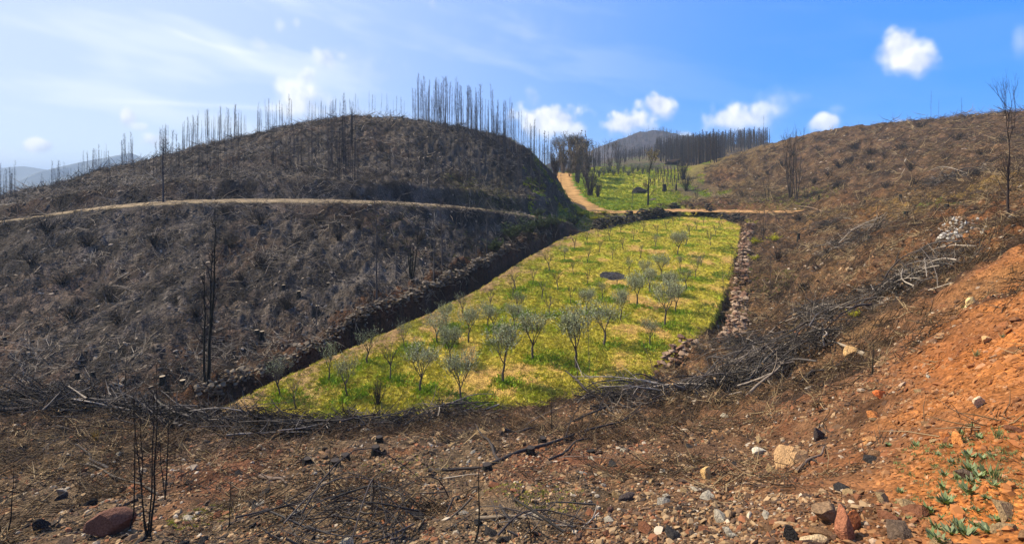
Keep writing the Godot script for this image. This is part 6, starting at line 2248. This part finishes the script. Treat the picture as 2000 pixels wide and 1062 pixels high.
func heap(line: Array, half: float, tall: float, count: int, len: float, r: float, twigs: int, pale: float, label: String, aim: float, curl := 0.14) -> void:
	var o := thing("brush_pile", on(line[0].lerp(line[line.size() - 1], 0.5)), label, "brush pile", "piles of cut burnt branches")
	var base := o.position
	var run := PackedVector2Array(line)
	for i in count:
		var k := rng.randf() * (run.size() - 1)
		var p := run[int(k)].lerp(run[mini(int(k) + 1, run.size() - 1)], k - int(k))
		var along := (run[mini(int(k) + 1, run.size() - 1)] - run[int(k)]).normalized()
		var off := rnd(-1, 1)
		p += Vector2(-along.y, along.x) * off * half
		var l := len * rnd(0.55, 1.25)
		var m := branch_mesh(l, r * rnd(0.55, 1.35), 2 + rng.randi() % 4, wood_colour(pale), curl)
		var q := part("branch", m, o)
		var yaw := atan2(-along.y, along.x) + (rnd(-aim, aim) if rng.randf() < 0.7 else rnd(-1.5, 1.5)) + (PI if rng.randf() < 0.4 else 0.0)
		var h := tall * (1.0 - off * off) * rnd(0.05, 1.0)
		var mid := Vector2(cos(yaw), -sin(yaw)) * l * 0.5
		p -= mid
		var a := on(p)
		var z := on(p + mid * 2.0)
		var pitch := atan2(z.y - a.y, l) + rnd(-0.12, 0.16)
		q.transform = Transform3D(Basis(Vector3.UP, yaw) * Basis(Vector3.BACK, pitch) * Basis(Vector3.RIGHT, rnd(0, TAU)), a + Vector3.UP * (h + 0.03) - base)
	var where := []
	var cols := PackedColorArray()
	for i in twigs:
		var k := rng.randf() * (run.size() - 1)
		var p := run[int(k)].lerp(run[mini(int(k) + 1, run.size() - 1)], k - int(k))
		var off := rnd(-1.2, 1.2)
		var along := (run[mini(int(k) + 1, run.size() - 1)] - run[int(k)]).normalized()
		p += Vector2(-along.y, along.x) * off * half
		var t := turned(p, len * rnd(0.2, 0.42), 0.35)
		t.origin += Vector3.UP * tall * maxf(0.0, 1.0 - off * off) * rnd(0.0, 0.85) - base
		where.append(t)
		cols.append(wood_colour(pale * 0.8))
	mass("twigs", mats.twigs[0], where, cols, "", "", o)


func build_brush() -> void:
	mats.twigs = [twig_mesh(9, 1.0, 0.015, 0.5, mats.plain), twig_mesh(9, 1.0, 0.019, 0.3, mats.plain), twig_mesh(4, 1.6, 0.017, 0.7, mats.plain)]
	for row in HEAPS:
		heap(row[0], row[1], row[2], row[3], row[4], row[5], row[6], row[7], row[8], row[9], row[10])
	for row in LOGS:
		var a: Vector2 = row[0]
		var z: Vector2 = row[1]
		var up: float = row[4]
		var pa := on(a, row[2] * 0.7)
		var pz := on(z, row[2] * 0.5 + up)
		var l := pa.distance_to(pz)
		var col: Color = row[5]
		if up < 0.09 and l > 0.7:          # lies along the ground
			var lb := Builder.new()
			var lp := PackedVector3Array()
			var n := 10
			var bow := rnd(-0.05, 0.05) * l
			var dir := (z - a).normalized()
			for i in n + 1:
				var t := float(i) / n
				var q := a.lerp(z, t) + Vector2(-dir.y, dir.x) * (bow * sin(PI * t) + 0.02 * l * sin(t * 9.0 + l * 7.0) * sin(PI * t))
				lp.append(on(q, row[2] * 1.1 + up * sin(PI * t)) - pa)
			for i in range(1, n):
				lp[i].y = maxf(lp[i].y, (lp[i - 1].y + lp[i + 1].y) * 0.5)
			lb.tube(lp, taper(n + 1, row[2], row[2] * 0.45), 7, col, row[7], Color(0.34, 0.22, 0.11))
			for i in row[3]:
				var k := 2 + rng.randi() % (n - 3)
				var d := (lp[k + 1] - lp[k]).normalized() + Vector3(rnd(-0.7, 0.7), rnd(0.2, 0.9), rnd(-0.7, 0.7))
				lb.tube(wavy(lp[k], lp[k] + d * l * rnd(0.08, 0.2), 3, 0.02 * l), taper(4, row[2] * 0.4, row[2] * 0.12), 4, col)
			single("fallen_branch", lb.mesh(mats.wood), pa, row[6], "branch", "fallen branches on the burnt ground")
			continue
		var o := single("fallen_branch", branch_mesh(l, row[2], row[3], col, 0.03, row[7]), pa, row[6], "branch", "fallen branches on the burnt ground")
		var x := (pz - pa) / l
		var zz := x.cross(Vector3.UP).normalized()
		o.basis = Basis(x, zz.cross(x), zz)
	var items := []
	for row in STUMPS:
		var o := stump(row[0], row[1], row[2], Color(0.022, 0.02, 0.019), row[3], "", "stumps of felled burnt trees")
		items.append([o, row[4], "stump", "stumps of felled burnt trees"])
	rank_labels(items, STUMP_MARKS)


# ---------------------------------------------------------------- stones
func build_rocks() -> void:
	for row in BIG_ROCKS:
		var size: Vector3 = row[1]
		var o := single("rock", tinted(rock_mesh(row[3], true, 1.0, mats.stone), row[2]), on(row[0], size.y * row[6]), row[4], "rock")
		o.scale = size
		o.rotation = row[5]
	var shapes := []
	var hues := [Color(0.36, 0.24, 0.12), Color(0.25, 0.14, 0.07), Color(0.20, 0.085, 0.045), Color(0.045, 0.04, 0.037), Color(0.42, 0.36, 0.27), Color(0.14, 0.095, 0.065)]
	var words := ["ochre", "tan brown", "rusty red", "blackened", "pale cream", "dark brown"]
	for k in 6:
		var set_ := []
		for s in 4:
			set_.append(tinted(rock_mesh(300 + k * 4 + s, false, rnd(0.55, 0.85), mats.stone), hues[k]))
		shapes.append(set_)
	for i in 250:
		var az := rnd(-0.80, 0.80)
		var r := exp(lerpf(log(4.3), log(13.0), pow(rng.randf(), 1.15)))
		if az > 0.2:
			r *= lerpf(1.0, 0.75, ss(0.2, 0.8, az))
		var p := Vector2(sin(az), -cos(az)) * r
		var k := rng.randi() % 6
		if az < -0.15 and rng.randf() < 0.5:
			k = 3 if rng.randf() < 0.6 else 5
		if az > 0.45 and rng.randf() < 0.6:
			k = rng.randi() % 3
		var s := rnd(0.035, 0.085) * (1.0 + 0.03 * r)
		var area := "near slope" if az < -0.25 else ("middle of the near slope" if az < 0.25 else "orange bank")
		var o := single("stone", shapes[k][rng.randi() % 4], on(p, s * 0.12), "small %s stone lying loose on the %s" % [words[k], area], "stone", "loose %s stones on the %s" % [words[k], area])
		o.scale = Vector3(1, rnd(0.7, 1.1), 1) * s
		o.rotation = Vector3(rnd(-0.4, 0.4), rnd(0, TAU), rnd(-0.4, 0.4))
	# heap of pale rubble by the upper right tree
	var h := thing("rubble_heap", on(RUBBLE[0]), "heap of whitish broken stones spilled down the right slope", "stone heap")
	var pale := []
	for s in 6:
		pale.append(tinted(rock_mesh(400 + s, false, 0.7, mats.stone), [Color(0.52, 0.46, 0.385), Color(0.64, 0.60, 0.54), Color(0.38, 0.26, 0.17)][s % 3]))
	for i in 240:
		var a := rng.randf()
		var p: Vector2 = RUBBLE[0].lerp(RUBBLE[1], a) + Vector2(rnd(-1, 1), rnd(-1, 1)) * RUBBLE_SIZE * (0.55 + 0.5 * a) * rng.randf()
		var o := part("stone", pale[rng.randi() % 6], h)
		var s := rnd(0.05, 0.125)
		o.position = on(p, s * 0.4) - h.position
		o.scale = Vector3.ONE * s
		o.rotation = Vector3(rnd(0, TAU), rnd(0, TAU), rnd(0, TAU))


# ---------------------------------------------------------------- plants near by and in the field
func build_plants() -> void:
	for v in 4:
		var b := Builder.new()
		for i in 16 + v * 6:
			var a := TAU * i / 9.0 + rnd(-0.3, 0.3)
			var ring := float(i) / (16 + v * 6)
			var d := Vector3(cos(a), rnd(0.25, 0.6) + ring * 1.2, sin(a)).normalized()
			var col := Color(0.13, 0.17, 0.06).lerp(Color(0.21, 0.24, 0.13), rng.randf())
			var at := Vector3(rnd(-0.25, 0.25), 0.02, rnd(-0.25, 0.25))
			b.leaf(at, d, d.cross(Vector3.UP).normalized(), rnd(0.5, 1.0), rnd(0.10, 0.17), shaded(col, rnd(0.7, 1.25)))
		mats["rosette%d" % v] = b.mesh(mats.grass)
	var items := []
	for i in ROSETTES.size():
		var p: Vector2 = ROSETTES[i]
		var o := single("leafy_plant", mats["rosette%d" % (i % 4)], on(p, -0.005), "", "plant")
		var s := rnd(0.04, 0.09)
		o.scale = Vector3(s, s * rnd(0.8, 1.3), s)
		o.rotation.y = rnd(0, TAU)
		items.append([o, "small green rosette plant" if s < 0.065 else "larger green leafy plant", "plant", "green plants on the orange bank"])
	rank_labels(items, BANK_MARKS)
	var tuft := Builder.new()
	for i in 26:
		var a := rnd(0, TAU)
		var d := Vector3(cos(a) * rnd(0.15, 0.7), 1.0, sin(a) * rnd(0.15, 0.7)).normalized()
		var at := Vector3(rnd(-0.15, 0.15), -0.03, rnd(-0.15, 0.15))
		tuft.leaf(at, d, d.cross(Vector3(rnd(-1, 1), 0.1, rnd(-1, 1))).normalized(), rnd(0.5, 1.0), 0.022, Color(1, 1, 1) * rnd(0.7, 1.25))
	mats.tuft = tuft.mesh(mats.grass)
	for row in TUFTS:
		var mm: StandardMaterial3D = mats.grass.duplicate()
		mm.albedo_color = (row[3] as Color).linear_to_srgb()
		var m: ArrayMesh = mats.tuft.duplicate()
		m.surface_set_material(0, mm)
		var o := single("grass_tuft", m, on(row[0]), row[4], "grass tuft")
		o.scale = Vector3(row[1], row[2], row[1])
	# ash left by a bonfire in the field
	var b := Builder.new()
	var c: Vector2 = ASH
	var n := 30
	for ring in 6:
		for k in n:
			var a := TAU * k / n
			var q := c + Vector2(cos(a) * 0.8, sin(a) * 1.15) * (ring / 5.0) * (1.0 + 0.25 * patch_noise.get_noise_2d(cos(a) * 5.0, sin(a) * 5.0))
			b.v.append(on(q, 0.035 - 0.03 * ring / 5.0 + 0.015 * fine_noise.get_noise_2d(q.x * 3.0, q.y * 3.0)))
			b.n.append(Vector3.UP)
			b.c.append(shaded(Color(0.035, 0.033, 0.034), rnd(0.5, 1.9)))
	for ring in 5:
		for k in n:
			b.quad(ring * n + k, ring * n + (k + 1) % n, (ring + 1) * n + (k + 1) % n, (ring + 1) * n + k)
	var ash := single("ash_patch", b.mesh(mats.plain), Vector3.ZERO, "dark round patch of bonfire ash in the olive field", "ash patch")
	var where := []
	var cols := PackedColorArray()
	for i in 160:
		var a := rnd(0, TAU)
		where.append(turned(c + Vector2(cos(a), sin(a) * 1.35) * sqrt(rng.randf()) * 0.75, rnd(0.1, 0.3), 0.2))
		cols.append(shaded(Color(0.03, 0.028, 0.03), rnd(0.5, 3.0)))
	mass("charred_sticks", mats.twigs[1], where, cols, "", "", ash)


# ---------------------------------------------------------------- what nobody could count
func build_litter() -> void:
	var pebbles := []
	for k in 4:
		pebbles.append(rock_mesh(500 + k, false, 0.6, mats.plain))
	var where := [[], [], [], []]
	var cols := [PackedColorArray(), PackedColorArray(), PackedColorArray(), PackedColorArray()]
	for i in 150000:
		var az := rnd(-1.2, 1.2)
		var r := exp(lerpf(log(1.6), log(30.0), pow(rng.randf(), 0.9)))
		var p := Vector2(sin(az), -cos(az)) * r
		var zone := zone_at(p.x, p.y)
		if zone != GROUND and zone != CLEARED:
			continue
		var g := patch_noise.get_noise_2d(p.x * 2.2, p.y * 2.2)
		var soil := tint_at(p.x, p.y)
		var orange := ss(0.30, 0.55, soil.r)
		if rng.randf() > (0.75 + g * 1.6) * (1.0 - 0.15 * orange) * (1.0 - 0.55 * ss(9.0, 12.0, r)):
			continue
		var k := rng.randi() % 4
		where[k].append(turned(p, rnd(0.007, 0.021) * (0.6 + 0.13 * r) * (1.0 + pow(rng.randf(), 8.0) * 1.6), 0.6, -0.002))
		cols[k].append(stone_colour().lerp(shaded(soil, 0.45), 0.3 + 0.45 * orange))
	for k in 4:
		mass("gravel", pebbles[k], where[k], cols[k], "loose stony gravel over the near slope and bank", "")
	# dead twigs and burnt stalks
	var tw := [[], [], []]
	var tc := [PackedColorArray(), PackedColorArray(), PackedColorArray()]
	for i in 60000:
		var az := rnd(-0.98, 0.98)
		var r := exp(lerpf(log(5.0), log(105.0), pow(rng.randf(), 0.8)))
		var p := Vector2(sin(az), -cos(az)) * r
		var zone := zone_at(p.x, p.y)
		if zone == FIELD or zone == VALLEY or zone == FARHILL:
			continue
		var g := patch_noise.get_noise_2d(p.x * 1.3 + 20.0, p.y * 1.3)
		var keep := 0.85 + g * 1.2
		if zone == GROUND:
			keep = ss(7.5, 13.0, r) * 0.42 + 0.04 + g * 0.35
			var here := tint_at(p.x, p.y)
			keep *= 1.0 - 0.85 * ss(0.27, 0.45, here.r)
		if rng.randf() > keep or on_way(p):
			continue
		var k := 0 if r < 22.0 else 1
		if rng.randf() < (0.3 if zone == BURNT else 0.15):
			k = 2
		tw[k].append(turned(p, rnd(0.25, 0.6) * (0.45 + 0.028 * r), 0.3))
		var pale := rng.randf()
		var c := Color(0.05, 0.044, 0.04)
		if zone == BURNT:
			pale -= 0.7 * patch_noise.get_noise_2d(p.x * 0.5 + 7.0, p.y * 0.5)
			if pale < (0.55 if k == 2 else 0.2):
				c = Color(0.30, 0.25, 0.19)
			elif pale < 0.4:
				c = Color(0.10, 0.08, 0.062)
		else:
			c = Color(0.075, 0.052, 0.035)
			if pale < 0.22:
				c = Color(0.30, 0.22, 0.12)
			elif pale < 0.5:
				c = Color(0.14, 0.085, 0.045)
		tc[k].append(shaded(c, rnd(0.6, 1.5)))
	for k in 3:
		mass("dead_twigs", mats.twigs[k], tw[k], tc[k], "burnt twigs and stalks littering the slopes", "")
	# clods and cinders over the hills
	var clods := []
	var cc := PackedColorArray()
	for i in 26000:
		var az := rnd(-0.98, 0.98)
		var r := exp(lerpf(log(13.0), log(100.0), rng.randf()))
		var p := Vector2(sin(az), -cos(az)) * r
		var zone := zone_at(p.x, p.y)
		if not (zone == BURNT or zone == CLEARED) or on_way(p):
			continue
		clods.append(turned(p, rnd(0.03, 0.09) * (0.6 + 0.022 * r), 0.5, -0.01))
		var c := Color(0.05, 0.045, 0.042) if zone == BURNT else Color(0.15, 0.085, 0.045)
		if rng.randf() < 0.2:
			c = Color(0.24, 0.19, 0.14)
		cc.append(shaded(c, rnd(0.5, 1.6)))
	mass("clods", pebbles[0], clods, cc, "clods and small stones over the burnt slopes", "")
	# grass of the olive field and the valley
	var blades := Builder.new()
	for i in 9:
		var a := rnd(0, TAU)
		var d := Vector3(cos(a) * 0.8, 1.0, sin(a) * 0.8).normalized()
		blades.leaf(Vector3(rnd(-0.5, 0.5), -0.05, rnd(-0.5, 0.5)), d, d.cross(Vector3(rnd(-1, 1), 0.2, rnd(-1, 1))).normalized(), rnd(0.5, 1.1), rnd(0.06, 0.12), Color(1, 1, 1) * rnd(0.7, 1.25))
	var blade_mesh := blades.mesh(mats.grass)
	var gw := []
	var gc := PackedColorArray()
	for i in 140000:
		var az := rnd(-0.60, 0.46)
		var r := exp(lerpf(log(13.0), log(72.0), pow(rng.randf(), 0.9)))
		var p := Vector2(sin(az), -cos(az)) * r
		if zone_at(p.x, p.y) != FIELD or p.distance_to(ASH) < 1.0:
			continue
		var here := tint_at(p.x, p.y)
		var lush := here.g / maxf(here.r, 0.001)
		if rng.randf() > ss(0.55, 0.95, lush):
			continue
		var tall := ss(1.0, 1.5, lush)
		var s := rnd(0.06, 0.13) * (0.75 + 0.012 * r) * (1.0 + tall * rnd(0.2, 1.2))
		gw.append(turned(p, s, 0.15))
		gc.append(shaded(Color(0.46, 0.42, 0.05).lerp(Color(0.24, 0.34, 0.02), tall).lerp(Color(0.50, 0.34, 0.09), rng.randf() * 0.5 * (1.0 - tall)), rnd(0.45, 1.35)))
	# taller bright growth round the feet of the trees
	for row in OLIVES:
		var f: Vector2 = row[0]
		if rng.randf() < 0.35:
			continue
		for i in int(rnd(20, 130)):
			var p: Vector2 = f + Vector2(rnd(-1, 1) + 0.4, rnd(-1, 1)) * rnd(0.3, 1.0) * rnd(0.4, 1.1)
			if zone_at(p.x, p.y) != FIELD:
				continue
			gw.append(turned(p, rnd(0.10, 0.22), 0.2))
			gc.append(shaded(Color(0.17, 0.30, 0.02).lerp(Color(0.32, 0.36, 0.03), rng.randf()), rnd(0.6, 1.15)))
	mass("grass", blade_mesh, gw, gc, "yellow-green grass of the terraced olive field", "")
	gw = []
	gc = PackedColorArray()
	for i in 30000:
		var az := rnd(0.0, 0.60)
		var r := exp(lerpf(log(50.0), log(135.0), rng.randf()))
		var p := Vector2(sin(az), -cos(az)) * r
		var zone := zone_at(p.x, p.y)
		var here := tint_at(p.x, p.y)
		if on_way(p) or here.g < here.r * 0.85 or zone == FIELD:
			continue
		gw.append(turned(p, rnd(0.15, 0.4), 0.2))
		gc.append(shaded(Color(0.15, 0.26, 0.02).lerp(Color(0.46, 0.42, 0.03), rng.randf()), rnd(0.6, 1.15)))
	mass("grass", blade_mesh, gw, gc, "green grass of the valley behind the terrace", "")
	# dry and green growth in patches on the right slope
	gw = []
	gc = PackedColorArray()
	for row in PATCHES:
		for i in row[2]:
			var a := rnd(0, TAU)
			var p: Vector2 = row[0] + Vector2(cos(a), sin(a)) * sqrt(rng.randf()) * row[1]
			gw.append(turned(p, rnd(0.4, 1.0) * row[3], 0.3))
			gc.append(shaded(row[4], rnd(0.6, 1.3)))
	mass("undergrowth", blade_mesh, gw, gc, "patches of fresh and dry undergrowth between the walls and slopes", "")


func on_way(p: Vector2) -> bool:
	if p.y > -18.0 or p.y < -118.0:
		return false
	for line: PackedVector3Array in [HILL_TRACK, VALLEY_ROAD, TERRACE_PATH]:
		for i in line.size() - 1:
			var a := Vector2(line[i].x, line[i].z)
			var b := Vector2(line[i + 1].x, line[i + 1].z)
			if Geometry2D.get_closest_point_to_segment(p, a, b).distance_to(p) < (0.75 if line != VALLEY_ROAD else 2.2):
				return true
	return false
